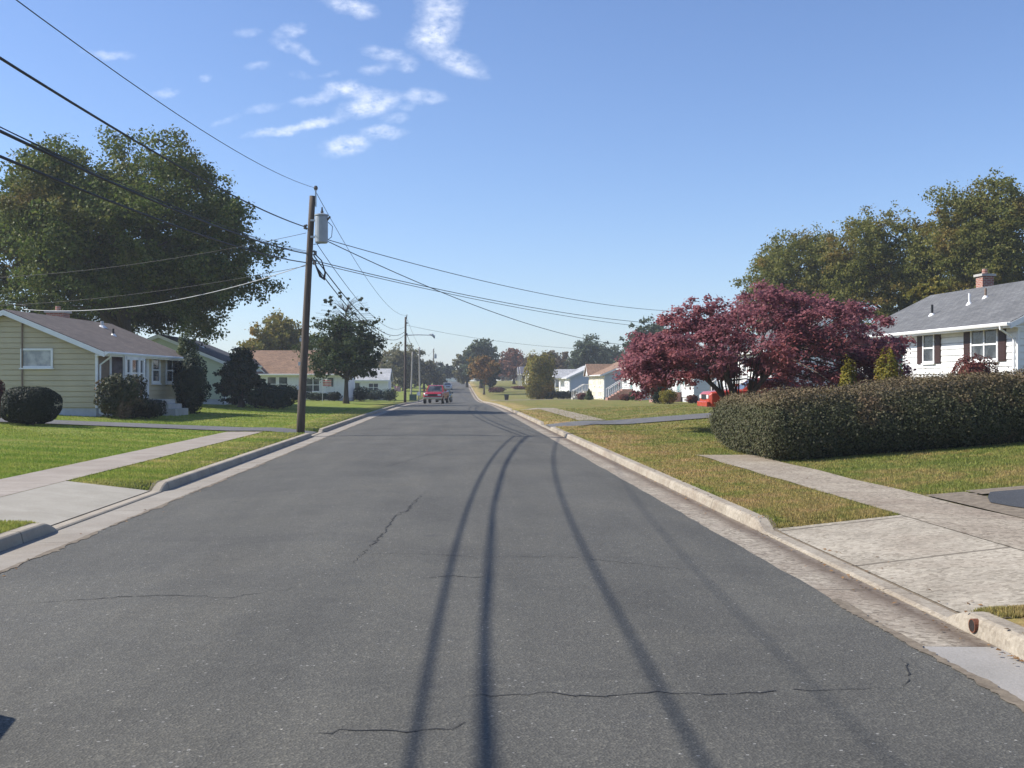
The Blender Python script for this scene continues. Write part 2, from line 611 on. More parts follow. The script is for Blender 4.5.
def leaf_mat(name, stops, patch=None, patch_scale=.35, trans=.35, thr=.56, rough=.55, topz=None):
    """foliage: random tone per leaf, plus patches of another hue (autumn colour)"""
    m, nt, b = new_mat(name)
    g = N(nt, 'ShaderNodeNewGeometry')
    rnd = g.outputs['Random Per Island']
    n = len(stops)
    c = ramp(nt, rnd, [(i / max(1, n - 1), s) for i, s in enumerate(stops)])
    if patch:
        c2 = ramp(nt, rnd, [(i / max(1, len(patch) - 1), s) for i, s in enumerate(patch)])
        nz = noise(nt, objc(nt), patch_scale, 4, .6)
        f = mathn(nt, 'MULTIPLY', mathn(nt, 'SUBTRACT', nz, thr - .06, clamp=True), 8, clamp=True)
        if topz:   # new growth along the clipped top is browner
            sp = N(nt, 'ShaderNodeSeparateXYZ')
            L(nt, objc(nt), sp.inputs[0])
            zz = mathn(nt, 'SUBTRACT', sp.outputs[2], mathn(nt, 'MULTIPLY', mathn(nt, 'SUBTRACT', sp.outputs[0], 6.6), .075))
            ft = mathn(nt, 'MULTIPLY', mathn(nt, 'SUBTRACT', zz, topz, clamp=True), 4.0, clamp=True)
            f = mathn(nt, 'MAXIMUM', f, mathn(nt, 'MULTIPLY', ft, .6))
        c = mixc(nt, f, c, c2)
    L(nt, c, b.inputs['Base Color'])
    b.inputs['Roughness'].default_value = rough
    b.inputs['Specular IOR Level'].default_value = .15
    tr = N(nt, 'ShaderNodeBsdfTranslucent')
    L(nt, c, tr.inputs['Color'])
    mx = N(nt, 'ShaderNodeMixShader')
    mx.inputs[0].default_value = trans
    L(nt, b.outputs[0], mx.inputs[1])
    L(nt, tr.outputs[0], mx.inputs[2])
    L(nt, mx.outputs[0], nt.nodes['Material Output'].inputs[0])
    return m


M = make_materials()
LM = {
    'oak': leaf_mat('oak_leaves', [(.05, .085, .018), (.085, .125, .027), (.125, .155, .036), (.165, .17, .045)],
                    [(.15, .12, .035), (.19, .12, .04), (.12, .12, .03), (.22, .15, .06)],   .16, .4, .62),
    'oakright': leaf_mat('oak_leaves_olive', [(.085, .105, .025), (.14, .155, .038), (.19, .19, .05), (.24, .22, .062)],
                         [(.20, .15, .045), (.25, .16, .04), (.17, .15, .045)], .25, .45, .60),
    'dark': leaf_mat('dark_green_leaves', [(.018, .034, .014), (.03, .05, .02), (.045, .068, .026)], None),
    'yard': leaf_mat('yard_tree_leaves', [(.03, .05, .018), (.045, .07, .024), (.07, .09, .032)], [(.10, .09, .03), (.08, .09, .03)], .4, .4, .62),
    'golden': leaf_mat('golden_leaves', [(.13, .13, .025), (.20, .18, .035), (.26, .20, .04), (.12, .14, .03)], [(.32, .18, .035), (.26, .16, .035)], .25, .4, .60),
    'olive': leaf_mat('olive_leaves', [(.10, .105, .05), (.14, .135, .06), (.18, .16, .075), (.12, .125, .055)], [(.2, .17, .05), (.16, .12, .06)], .2, .4, .56),
    'orange': leaf_mat('orange_leaves', [(.22, .12, .035), (.30, .15, .04), (.18, .13, .04)], [(.10, .11, .035), (.14, .12, .04)], .3, .4, .55),
    'russet': leaf_mat('russet_leaves', [(.17, .07, .04), (.22, .09, .05), (.14, .075, .045)], [(.12, .10, .05), (.16, .11, .06)], .25, .4, .58),
    'brown': leaf_mat('brown_leaves', [(.11, .08, .04), (.15, .10, .05), (.10, .09, .04)], [(.08, .09, .035)], .2, .4, .52),
    'greygreen': leaf_mat('grey_green_leaves', [(.06, .085, .05), (.085, .11, .06), (.11, .13, .075)], None),
    'maple': leaf_mat('maple_leaves', [(.155, .06, .08), (.23, .09, .11), (.31, .122, .14), (.40, .165, .17)],
                      [(.44, .145, .13), (.36, .115, .115), (.48, .18, .15)], .35, .5, .60),
    'hedge': leaf_mat('hedge_leaves', [(.045, .052, .024), (.07, .076, .035), (.095, .096, .05), (.125, .113, .07)],
                      [(.19, .12, .075), (.15, .115, .06), (.22, .145, .09)], .9, .15, .63, .7, 1.22),
    'hedgecore': paint('hedge_twigs', (.03, .03, .018), .9, .3, 8),
    'globe': leaf_mat('yew_needles', [(.010, .016, .009), (.016, .024, .012), (.024, .032, .016)], None, trans=.1),
    'rhodo': leaf_mat('shrub_leaves', [(.03, .04, .018), (.05, .06, .028), (.08, .075, .04)], [(.22, .16, .10), (.18, .11, .08)], .9, .25, .58),
    'arbor': leaf_mat('arborvitae_sprays', [(.045, .07, .025), (.065, .09, .03), (.085, .105, .04)], None),
    'conifer': leaf_mat('spruce_needles', [(.016, .03, .018), (.024, .042, .024), (.035, .055, .03)], None, trans=.15),
    'redbush': leaf_mat('red_shrub_leaves', [(.12, .035, .035), (.17, .05, .04), (.09, .06, .035)], None),
    'yellowbush': leaf_mat('yellow_shrub_leaves', [(.18, .16, .02), (.26, .21, .03), (.12, .13, .03)], [(.32, .14, .03)], .8, .35, .58),
    'bluespruce': leaf_mat('blue_spruce_needles', [(.06, .09, .09), (.085, .12, .12), (.11, .145, .14)], None, trans=.15),
    'litter': leaf_mat('fallen_leaf', [(.20, .11, .05), (.28, .17, .08), (.16, .09, .045), (.32, .22, .12)], None, trans=.1, rough=.8),
}


# ------------------------------------------------------------------ foliage meshes
def unit(n):
    v = RNG.normal(size=(n, 3))
    return v / np.linalg.norm(v, axis=1, keepdims=True)


def leaves_mesh(name, cen, size, nrm, mat, parent=None, w=.38, core=None):
    n = len(cen)
    nrm = nrm / np.maximum(np.linalg.norm(nrm, axis=1, keepdims=True), 1e-6)
    r = unit(n)
    t = np.cross(nrm, r)
    t /= np.maximum(np.linalg.norm(t, axis=1, keepdims=True), 1e-6)
    bvec = np.cross(nrm, t)
    s = np.broadcast_to(np.asarray(size, float).reshape(-1, 1), (n, 1))
    droop = nrm * s * .12
    v = np.empty((n, 4, 3))
    v[:, 0] = cen + t * s * .5 - droop
    v[:, 1] = cen + bvec * s * w
    v[:, 2] = cen - t * s * .5 - droop
    v[:, 3] = cen - bvec * s * w
    V = v.reshape(-1, 3)
    nq = n
    loops = np.arange(4 * n, dtype=np.int32)
    starts = np.arange(0, 4 * n, 4, dtype=np.int32)
    me = bpy.data.meshes.new(name)
    if core is not None:
        cv, cf = core
        base = len(V)
        V = np.vstack([V, np.asarray(cv, float)])
        cl = np.array([i + base for f in cf for i in f], dtype=np.int32)
        cs = np.cumsum([0] + [len(f) for f in cf[:-1]]).astype(np.int32) + 4 * n
        loops = np.concatenate([loops, cl])
        starts = np.concatenate([starts, cs])
        nq += len(cf)
    me.vertices.add(len(V))
    me.vertices.foreach_set('co', V.ravel())
    me.loops.add(len(loops))
    me.loops.foreach_set('vertex_index', loops)
    me.polygons.add(nq)
    me.polygons.foreach_set('loop_start', starts)
    me.update(calc_edges=True)
    me.validate()
    me.materials.append(mat)
    o = bpy.data.objects.new(name, me)
    COL.objects.link(o)
    if parent: o.parent = parent
    return o


def clumps_in(rx, ry, z0, z1, n, rc, power=2.0, seed=0, shape='round', ctr=(0, 0)):
    """clump centres through an uneven crown volume"""
    rg = np.random.default_rng(seed)
    ph = rg.uniform(0, 6.28, 6)
    out = []
    cz, rz = (z0 + z1) / 2, (z1 - z0) / 2
    while len(out) < n:
        d = rg.normal(size=3)
        d /= np.linalg.norm(d)
        az = math.atan2(d[1], d[0])
        lump = 1 + .07 * math.sin(2 * az + ph[0]) + .07 * math.sin(3 * az + ph[1] + 2 * d[2]) + .06 * math.sin(5 * d[2] + ph[2] + az)
        r = rg.uniform() ** (1 / power) * lump
        p = d * r
        if shape == 'round':
            if p[2] < 0: p[2] *= .8
            f = 1.0
        elif shape == 'full':
            h_ = max(.12, math.hypot(d[0], d[1]))
            f = h_ ** -.55 if d[2] < 0 else 1.0
        elif shape == 'cone':
            f = max(.05, .5 - .5 * p[2]) * 1.3
        elif shape == 'vase':
            f = .75 + .35 * p[2]
        x, y, z = p[0] * rx * f + ctr[0], p[1] * ry * f + ctr[1], cz + p[2] * rz
        out.append((x, y, z, rc * rg.uniform(.65, 1.3)))
    return np.array(out)


def crown_leaves(cl, n, leaf, mat, parent, name='crown', flat=.75, up=.35, w=.38, fill=.45, twig=34, spread=.17):
    wgt = cl[:, 3] ** 2
    # twigs inside each clump, then leaves round each twig
    m = max(len(cl) * 3, n // twig)
    idx = RNG.choice(len(cl), size=m, p=wgt / wgt.sum())
    d = unit(m)
    rr = RNG.uniform(size=(m, 1)) ** fill
    tc = cl[idx, :3] + d * rr * cl[idx, 3:4] * np.array([1, 1, flat])
    ti = RNG.integers(0, m, n)
    sg = cl[idx, 3:4] * spread
    off = RNG.normal(size=(n, 3)) * sg[ti] * np.array([1, 1, .7])
    c = tc[ti] + off
    nr = d[ti] * .6 + unit(n) * .9 + np.array([0, 0, up])
    size = leaf * RNG.uniform(.6, 1.35, size=n)
    return leaves_mesh(name, c, size, nr, mat, parent, w)


def trunk_and_limbs(parent, H, z_split, r0, cl, mat, nlimb=26, seed=0, lean=(0, 0), top=.8):
    rg = random.Random(seed)
    g = Geo()
    k = 9
    pts, rad = [], []
    ztop = z_split + (H - z_split) * top
    for i in range(k + 1):
        t = i / k
        z = -0.25 + (ztop + .25) * t
        wob = .04 * H * .25 * math.sin(3 * t + seed)
        pts.append((lean[0] * t + wob * t, lean[1] * t + .5 * wob * t, z))
        flare = 1 + .7 * math.exp(-max(z, 0) / (r0 * 2.0 + .01))
        rad.append(max(.015, r0 * (1 - .88 * t) * flare))
    g.tube(pts, rad, 9)
    order = list(range(len(cl)))
    rg.shuffle(order)
    for i in order[:nlimb]:
        c = Vector(cl[i, :3])
        zc = max(z_split * .85, min(c.z - .35 * math.hypot(c.x, c.y), ztop * .95))
        zc = max(zc, z_split * .8)
        t = (zc + .25) / (ztop + .25)
        a = Vector((lean[0] * t, lean[1] * t, zc))
        wob = .04 * H * .25 * math.sin(3 * t + seed)
        a += Vector((wob * t, .5 * wob * t, 0))
        mid = a.lerp(c, .5) + Vector((rg.uniform(-.2, .2), rg.uniform(-.2, .2), .12 * (c - a).length))
        ra = max(.02, r0 * (1 - .88 * t) * .5)
        g.tube([a, a.lerp(mid, .5) + Vector((0, 0, .02 * H * .2)), mid, mid.lerp(c, .6), c], [ra, ra * .75, ra * .5, ra * .3, .012], 5)
    return g.build('trunk', mat, parent, smooth=True)


TREEGROUP = 'street trees and garden trees'


def tree(name, label, px, d, ytop, ylow, wpx, lm, nclump=60, nleaf=9000, leaf=.3, r0=.25, seed=1, shape='round',
         bark='bark', rc=None, power=2.2, nlimb=24, group=None, split=None, flat=.75, depth=1.0, fill=.38, lean=(0, 0), wisps=None):
    X, Y = PD(px, d)
    zb = terr(X, Y)
    H = ZP(ytop, d) - zb
    zl = max(.1, ZP(ylow, d) - zb)
    R = wpx / FPX * d / 2
    rc = rc or R * .36
    o = thing(name, label, 'tree', (X, Y, zb), 0, group)
    cl = clumps_in(R - rc * .6, (R - rc * .6) * depth, zl + rc * .5, H - rc * .6, nclump, rc, power, seed, shape)
    if wisps:
        zt_ = ZP(wisps[0], d) - zb
        rg_ = np.random.default_rng(seed + 5)
        ex = []
        for k in range(wisps[1]):
            t = rg_.uniform()
            sp_ = R * .75 * (1 - .45 * t)
            ex.append((rg_.uniform(-1, 1) * sp_, rg_.uniform(-1, 1) * sp_, H - rc * .8 + (zt_ - H + rc * .5) * t, rc * rg_.uniform(.10, .26)))
        cl = np.vstack([cl, np.array(ex)])
        H = zt_
        nlimb = len(cl)
    trunk_and_limbs(o, H, split or max(.8, zl * .9), r0, cl, M[bark], nlimb, seed, lean)
    crown_leaves(cl, nleaf, leaf, LM[lm], o, flat=flat, fill=fill)
    return o


def ellipsoid_core(rx, ry, z0, z1, seg=14, ring=8, e=1.0):
    vs, fs = [], []
    cz, rz = (z0 + z1) / 2, (z1 - z0) / 2
    for i in range(ring + 1):
        ph = -math.pi / 2 + math.pi * i / ring
        for k in range(seg):
            a = 2 * math.pi * k / seg
            c = math.copysign(abs(math.cos(ph)) ** e, math.cos(ph))
            s = math.copysign(abs(math.sin(ph)) ** e, math.sin(ph))
            vs.append((rx * c * math.cos(a), ry * c * math.sin(a), cz + rz * s))
    for i in range(ring):
        for k in range(seg):
            a = i * seg + k
            b = i * seg + (k + 1) % seg
            fs.append((a, b, b + seg, a + seg))
    return vs, fs


def shrub(name, label, px, d, ytop, ybot, wpx, lm, n=2500, leaf=.09, jitter=.12, e=.8, group=None, cat='shrub', shape='round', zb=None, depth=1.0):
    """clipped or loose bush: leaf shell round a twiggy core, with a short stem"""
    X, Y = PD(px, d)
    zg = terr(X, Y) if zb is None else zb
    ztop = ZP(ytop, d) - zg
    R = wpx / FPX * d / 2
    o = thing(name, label, cat, (X, Y, zg), 0, group)
    z0 = .06
    dd = unit(n)
    if shape == 'cone':
        u = RNG.uniform(size=n) ** .75
        z = z0 + (ztop - z0) * (1 - u)
        th = RNG.uniform(0, 6.283, n)
        prof = np.clip(u ** .8, 0, 1) * np.clip((1 - u) * 9 + .35, 0, 1)
        lump = 1 + .12 * np.sin(3 * th + 4 * u) + .08 * np.sin(7 * u * 3 + th)
        rr = R * prof * lump * (1 - jitter * 1.4 * RNG.uniform(size=n))
        c = np.stack([rr * np.cos(th), rr * np.sin(th) * depth, z], 1)
        nr = np.stack([np.cos(th), np.sin(th), np.full(n, .35)], 1) + unit(n) * .6
        core = ([(0, 0, ztop * .93)] + [(R * .72 * math.cos(6.283 * k / 10), R * .72 * depth * math.sin(6.283 * k / 10), z0 + .15 * ztop) for k in range(10)]
                + [(R * .5 * math.cos(6.283 * k / 10), R * .5 * depth * math.sin(6.283 * k / 10), z0) for k in range(10)],
                [(0, 1 + k, 1 + (k + 1) % 10) for k in range(10)] + [(1 + k, 11 + k, 11 + (k + 1) % 10, 1 + (k + 1) % 10) for k in range(10)])
    else:
        sg = np.sign(dd)
        q = sg * np.abs(dd) ** e
        th = np.arctan2(dd[:, 1], dd[:, 0])
        lump = 1 + jitter * .6 * np.sin(3 * th + 5 * dd[:, 2] + px) + jitter * .5 * np.sin(5 * th - 3 * dd[:, 2])
        m = (np.maximum(np.abs(q).max(1), 1e-3) * 0 + 1) * lump * (1 - jitter * 1.3 * RNG.uniform(size=n) ** 1.5)
        cz, rz = (z0 + ztop) / 2, (ztop - z0) / 2
        c = np.stack([q[:, 0] * R * m, q[:, 1] * R * m * depth, cz + q[:, 2] * rz * m], 1)
        nr = dd + unit(n) * .7 + np.array([0, 0, .15])
        core = ellipsoid_core(R * (.86 - jitter), R * (.86 - jitter) * depth, z0 + .08, ztop * (.97 - jitter), e=e)
    leaves_mesh('foliage', c, leaf * RNG.uniform(.6, 1.3, n), nr, LM[lm], o, core=core)
    g = Geo()
    for k in range(3):
        a = 2.1 * k + px
        g.tube([(.05 * math.cos(a), .05 * math.sin(a), -.1), (R * .3 * math.cos(a), R * .3 * math.sin(a), .25 * ztop + .1)], [.03, .015], 5)
    g.build('stem', M['bark'], o)
    return o


# ================================================================== SETTING
def strip_y(name, mat, x0, x1, y0, y1, zf, ny=None, nx=2, kind='structure', edge=None):
    """sheet between x0..x1 and y0..y1 with height zf(x,y); edge(y)->dx0,dx1 wobble"""
    ny = ny or max(2, int((y1 - y0) / .5))
    ys = np.linspace(y0, y1, ny + 1)
    g = Geo()
    for j in range(ny + 1):
        y = float(ys[j])
        e = edge(y) if edge else (0, 0)
        for i in range(nx + 1):
            x = (x0 + e[0]) + (x1 + e[1] - x0 - e[0]) * i / nx
            g.v.append((x, y, zf(x, y)))
    for j in range(ny):
        for i in range(nx):
            a = j * (nx + 1) + i
            g.f.append((a, a + 1, a + nx + 2, a + nx + 1))
    o = g.build(name, mat, None, True)
    tag(o, kind=kind)
    return o


def ysteps():
    ys = list(np.arange(-14, 60, .5)) + list(np.arange(60, 160, 2.0)) + list(np.arange(160, 460, 5.0)) + list(np.arange(460, 1001, 60.0))
    for dr in (L_DROPS, R_DROPS):
        for a, b in dr:
            ys += [a - .4, a - .3, a - .2, a - .1, a, b, b + .1, b + .2, b + .3, b + .4]
    return sorted(set(round(float(y), 3) for y in ys))


def build_ground():
    xs = set([-900, -600, -400, -250, -160, -100, -70, -50, -40, -32, -26, -22, L_W1 - 11.0, L_W1, L_W0, L_BACK - .001, L_BACK + .03, L_BACK + .06,
              R_BACK - .06, R_BACK - .03, R_BACK + .001, R_W0, R_W1, R_W1 + 12.5, 22, 26, 32, 40, 50, 70, 100, 160, 250, 400, 600, 900])
    for x in np.arange(-18, L_W1, 1.0): xs.add(float(x))
    for x in np.arange(R_W1 + .8, 19, 1.0): xs.add(float(x))
    xs = sorted(xs)
    ys = ysteps()
    g = Geo()
    for y in ys:
        for x in xs:
            n = .0
            if x < L_W1 - .3 or x > R_W1 + .3:
                n = .02 * math.sin(x * 1.3 + y * .7) * math.sin(y * .43 - x * .5)
                n *= min(1.0, max(0, (abs(x) - 8) / 4))
            g.v.append((x, y, terr(x, y) + n))
    nx = len(xs)
    for j in range(len(ys) - 1):
        for i in range(nx - 1):
            a = j * nx + i
            g.f.append((a, a + 1, a + nx + 1, a + nx))
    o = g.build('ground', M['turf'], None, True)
    tag(o, kind='structure')


def crown_z(x, y):
    t = (x - (L_EDGE + R_EDGE) / 2) / ((R_EDGE - L_EDGE) / 2)
    return zroad(y) + .05 * (1 - min(1, t * t))


def jag(a, b, seed):
    rg = random.Random(seed)
    ph = [rg.uniform(0, 6.28) for _ in range(8)]

    def f(y):
        n1 = math.sin(y * 2.1 + ph[0]) * .5 + math.sin(y * 5.3 + ph[1]) * .3 + rg.uniform(-.7, .7)
        n2 = math.sin(y * 1.7 + ph[2]) * .6 + math.sin(y * 6.1 + ph[3]) * .4 + rg.uniform(-.8, .8)
        return (a * n1, b * n2)
    return f


def build_road():
    ys = ysteps()
    rg = random.Random(3)
    g = Geo()
    nx = 10
    wl = [rg.uniform(-.012, .012) for _ in ys]
    wr = [rg.uniform(-.02, .015) for _ in ys]
    ys = [y for y in ys if y <= 422]
    for j, y in enumerate(ys):
        for i in range(nx + 1):
            x = L_EDGE + wl[j] + (R_EDGE + wr[j] - L_EDGE - wl[j]) * i / nx
            g.v.append((x, y, crown_z(x, y) + .006))
    for j in range(len(ys) - 1):
        for i in range(nx):
            a = j * (nx + 1) + i
            g.f.append((a, a + 1, a + nx + 2, a + nx + 1))
    road = tag(g.build('road', M['road'], None, True), kind='structure')

    # gutters
    def gz(s):
        def f(x, y):
            e, k = (L_EDGE, L_KERB) if s < 0 else (R_EDGE, R_KERB)
            t = min(1, max(0, (x - e) / (k - e)))
            return zroad(y) + .002 - .012 * t
        return f

    def gutter(x0, x1, y0, y1, mat, s):
        g = Geo()
        yy = [y for y in ysteps() if y0 < y < y1]
        yy = [y0] + yy + [y1]
        f = gz(s)
        for y in yy:
            for i in range(4):
                x = x0 + (x1 - x0) * i / 3
                g.v.append((x, y, f(x, y)))
        for j in range(len(yy) - 1):
            for i in range(3):
                a = j * 4 + i
                g.f.append((a, a + 1, a + 5, a + 4))
        return tag(g.build('gutter', mat, None, True), kind='structure')
    gutter(L_KERB - .02, L_EDGE + .06, -14, 300, M['gutter_left'], -1)
    gutter(R_EDGE - .06, R_KERB + .02, 7.05, 300, M['gutter_right'], 1)
    gutter(R_EDGE + .02, R_KERB + .02, -14, 7.046, M['gutter_new'], 1)
    # dirt in the joint between gutter and asphalt
    strip_y('dirt_verge', M['dirt'], R_EDGE - .035, R_EDGE + .045, -4, 8.6, lambda x, y: zroad(y) + .012,
            300, 2, edge=jag(.025, .02, 1))
    strip_y('dirt_verge', M['dirt'], L_EDGE - .01, L_EDGE + .045, 8, 60, lambda x, y: zroad(y) + .012,
            520, 2, edge=jag(.015, .04, 2))

    # kerbs: one swept profile each side
    def kerb(s, drops, mat, y0, y1):
        k = L_KERB if s < 0 else R_KERB
        yy = [y for y in ysteps() if y0 < y < y1]
        yy = [y0] + yy + [y1]
        g = Geo()
        for y in yy:
            f = drop(y, drops)
            h = KH * (1 - f) + .003 * f
            zb = zroad(y)
            prof = [(0, -.05), (.004, 0), (.022, h - .035), (.035, h - .012), (.06, h), (.183, h + .002), (.186, -.2)]
            for dx, dz in prof:
                g.v.append((k + s * dx, y, zb + dz))
        n = 7
        for j in range(len(yy) - 1):
            for i in range(n - 1):
                a = j * n + i
                g.f.append((a, a + 1, a + n + 1, a + n) if s < 0 else (a, a + n, a + n + 1, a + 1))
        g.f.append(tuple(range(n)))
        e = (len(yy) - 1) * n
        g.f.append(tuple(e + i for i in reversed(range(n))))
        return tag(g.build('kerb', mat, None, False), kind='structure')
    kerb(-1, L_DROPS, M['kerb_left'], -14, 300)
    kerb(1, R_DROPS, M['kerb_right'], -14, 300)

    # sidewalks, aprons, driveways
    up = lambda d: (lambda x, y: terr(x, y) + d)
    strip_y('sidewalk', M['walk_left'], L_W1, L_W0, -12, 36.1, up(.018), 140, 2)
    strip_y('sidewalk', M['walk_right'], R_W0, R_W1, -12, 23.7, up(.018), 140, 2, edge=lambda y: (.03 * math.sin(y * 2.3) * sm((y - 14) / 4), .03 * math.sin(y * 1.7)))
    strip_y('sidewalk', M['walk_right'], R_W0, R_W1, 47.0, 72, up(.018), 50, 2)
    strip_y('dirt_verge', M['dirt'], R_BACK + .004, R_BACK + .06, 7.3, 13.3, up(.008), 60, 2)
    strip_y('dirt_verge', M['dirt'], L_BACK - .06, L_BACK - .004, 12.7, 18.5, up(.008), 60, 2)
    strip_y('driveway_apron', M['apron_left'], L_W0 + .012, L_BACK - .03, 13.25, 17.9, up(.018), 20, 4)
    strip_y('driveway_apron', M['apron_right'], R_BACK + .035, R_W0 - .014, 7.85, 12.72, up(.018), 20, 4)
    strip_y('driveway_apron', M['walk_right'], R_BACK + .012, R_W0 - .014, 68.6, 71.6, up(.02), 8, 3)
    strip_y('driveway', M['walk_right'], R_BACK + .012, 17, 144, 149, up(.03), 8, 14)
    strip_y('driveway', M['apron_left'], -26, L_W1 - .012, 13.25, 18.2, up(.022), 12, 40)
    strip_y('driveway', M['drive2'], -30, L_BACK - .012, 36.5, 39.2, up(.034), 8, 60)
    strip_y('driveway', M['drive'], R_W1 + .42, 26, 7.0, 14.6, up(.036), 16, 60, edge=lambda y: (.1 * math.sin(y * 2.2) + .35 * sm((y - 13.6) / 1.2), 0))
    strip_y('dirt_verge', M['dirt'], R_W1 + .015, R_W1 + .62, 6.8, 14.9, up(.026), 120, 3, edge=jag(0, .05, 5))
    strip_y('dirt_verge', M['dirt'], R_W1 + .64, 24, 14.5, 15.0, up(.028), 3, 50)
    strip_y('driveway', M['drive2'], R_BACK + .012, 24, 41.6, 45.8, up(.034), 10, 50)
    return road


def ribbon(pts, w, zoff, name, mat, parent=None, jag=.03, seed=0):
    rg = random.Random(seed)
    fine = []
    for (a, b) in zip(pts[:-1], pts[1:]):
        n = max(2, int(math.dist(a, b) / .07))
        for i in range(n):
            t = i / n
            fine.append((a[0] + (b[0] - a[0]) * t + rg.uniform(-jag, jag), a[1] + (b[1] - a[1]) * t + rg.uniform(-jag, jag)))
    fine.append(pts[-1])
    g = Geo()
    for i, p in enumerate(fine):
        q = fine[min(i + 1, len(fine) - 1)]
        r = fine[max(i - 1, 0)]
        dx, dy = q[0] - r[0], q[1] - r[1]
        l = math.hypot(dx, dy) or 1
        ww = w * rg.uniform(.2, 1.15) * .5 * min(1, .2 + 4 * min(i, len(fine) - 1 - i) / len(fine))
        for s in (-1, 1):
            x, y = p[0] - dy / l * ww * s, p[1] + dx / l * ww * s
            g.v.append((x, y, crown_z(x, y) + zoff))
    for i in range(len(fine) - 1):
        if math.sin(i * .9 + seed) + math.sin(i * .37 + 2 * seed) < -1.65: continue
        g.f.append((2 * i, 2 * i + 2, 2 * i + 3, 2 * i + 1))
    o = g.build(name, mat, parent)
    return o


def PG(px, py, z=0.03):
    d = (EYE - z) * FPX / (py - CY)
    return PD(px, d)


build_ground()
road = build_road()
cracks = [
    ([(352, 566), (366, 552), (382, 538), (392, 520), (408, 512), (418, 500), (428, 492)], .022),
    ([(430, 703), (480, 700), (540, 697), (600, 700), (660, 694), (720, 697), (790, 691), (850, 689), (905, 686)], .014),
    ([(905, 686), (908, 668), (900, 655)], .012),
    ([(300, 740), (360, 735), (420, 737), (450, 733), (465, 727)], .012),
    ([(420, 581), (450, 579), (486, 580), (510, 581)], .018),
    ([(330, 557), (410, 556), (480, 560), (560, 558), (650, 566), (720, 572)], .012),
    ([(0, 606), (70, 601), (150, 597), (230, 600), (300, 590)], .014),
    ([(380, 470), (430, 455), (470, 448)], .02),
]
for k, (c, w) in enumerate(cracks):
    ribbon([PG(*p) for p in c], w, .009, 'crack', M['crack'], road, .032, k)

# ------------------------------------------------------------------ turf blades (uncountable)
DRV = [(-26, L_W1, 13.1, 18.3), (-30, L_BACK, 36.3, 39.4), (R_W1, 26, 6.7, 15.05), (R_BACK, 24, 41.4, 46.0),
       (L_W0, L_BACK, 13.23, 17.92), (R_BACK, R_W0, 7.83, 12.74), (L_W1, L_W0, -12, 36.15), (R_W0, R_W1, -12, 23.75),
       (R_BACK, R_W0, 68.5, 71.7)]


def lawn_blades():
    n = 330000
    pts = []
    # sample evenly in the picture: depth from a 1/d law
    m = 1500000
    d = 1 / RNG.uniform(1 / 70., 1 / 7.5, m) ** 1.0
    px = RNG.uniform(-60, 1084, m)
    xc = (px - CX) / FPX * d
    X = xc * RV[0] + d * FV[0]
    Y = xc * RV[1] + d * FV[1]
    ok = ((X < L_BACK - .0) & (X > -26)) | ((X > R_BACK + .0) & (X < 20))
    for x0, x1, y0, y1 in DRV:
        ok &= ~((X > x0) & (X < x1) & (Y > y0) & (Y < y1))
    X, Y, d = X[ok][:n], Y[ok][:n], d[ok][:n]
    n = len(X)
    Z = np.array([terr(x, y) for x, y in zip(X, Y)])
    h = RNG.uniform(.02, .048, n)
    # trimmed edge grows a bit longer beside paving
    wd = np.clip(.00045 * d, .005, .03) * RNG.uniform(.7, 1.3, n)
    a = RNG.uniform(0, 6.283, n)
    lean = RNG.uniform(0, .03, n)
    b = RNG.uniform(0, 6.283, n)
    V = np.empty((n, 3, 3))
    V[:, 0] = np.stack([X - np.cos(a) * wd, Y - np.sin(a) * wd, Z - .01], 1)
    V[:, 1] = np.stack([X + np.cos(a) * wd, Y + np.sin(a) * wd, Z - .01], 1)
    V[:, 2] = np.stack([X + np.cos(b) * lean, Y + np.sin(b) * lean, Z + h], 1)
    me = bpy.data.meshes.new('grass')
    me.vertices.add(3 * n)
    me.vertices.foreach_set('co', V.ravel())
    me.loops.add(3 * n)
    me.loops.foreach_set('vertex_index', np.arange(3 * n, dtype=np.int32))
    me.polygons.add(n)
    me.polygons.foreach_set('loop_start', np.arange(0, 3 * n, 3, dtype=np.int32))
    me.update(calc_edges=True)
    me.materials.append(M['blade'])
    o = bpy.data.objects.new('grass', me)
    COL.objects.link(o)
    tag(o, 'short mown grass of the lawns and verges', 'grass', kind='stuff')


lawn_blades()


def litter():
    n = 700
    side = RNG.uniform(size=n)
    Y = 6 + RNG.uniform(size=n) ** 1.6 * 60
    X = np.where(side < .45, RNG.normal(R_KERB - .04, .09, n), np.where(side < .6, RNG.normal(R_BACK + .12, .25, n),
        np.where(side < .72, RNG.normal(L_EDGE + .05, .12, n), RNG.uniform(R_BACK, 12, n))))
    X = np.where((X > R_KERB - .02) & (X < R_KERB + .02), R_KERB - .06, X)
    Z = np.array([(terr(x, y) + .03 if x > R_BACK else (zroad(y) + KH + .01 if x > R_KERB else crown_z(x, y) + .012)) for x, y in zip(X, Y)])
    nr = unit(n) * .35 + np.array([0, 0, 1.0])
    o = leaves_mesh('fallen_leaves', np.stack([X, Y, Z], 1), RNG.uniform(.02, .05, n), nr, LM['litter'])
    tag(o, 'dry brown leaves scattered along the kerb and verge', 'leaves', kind='stuff')


litter()

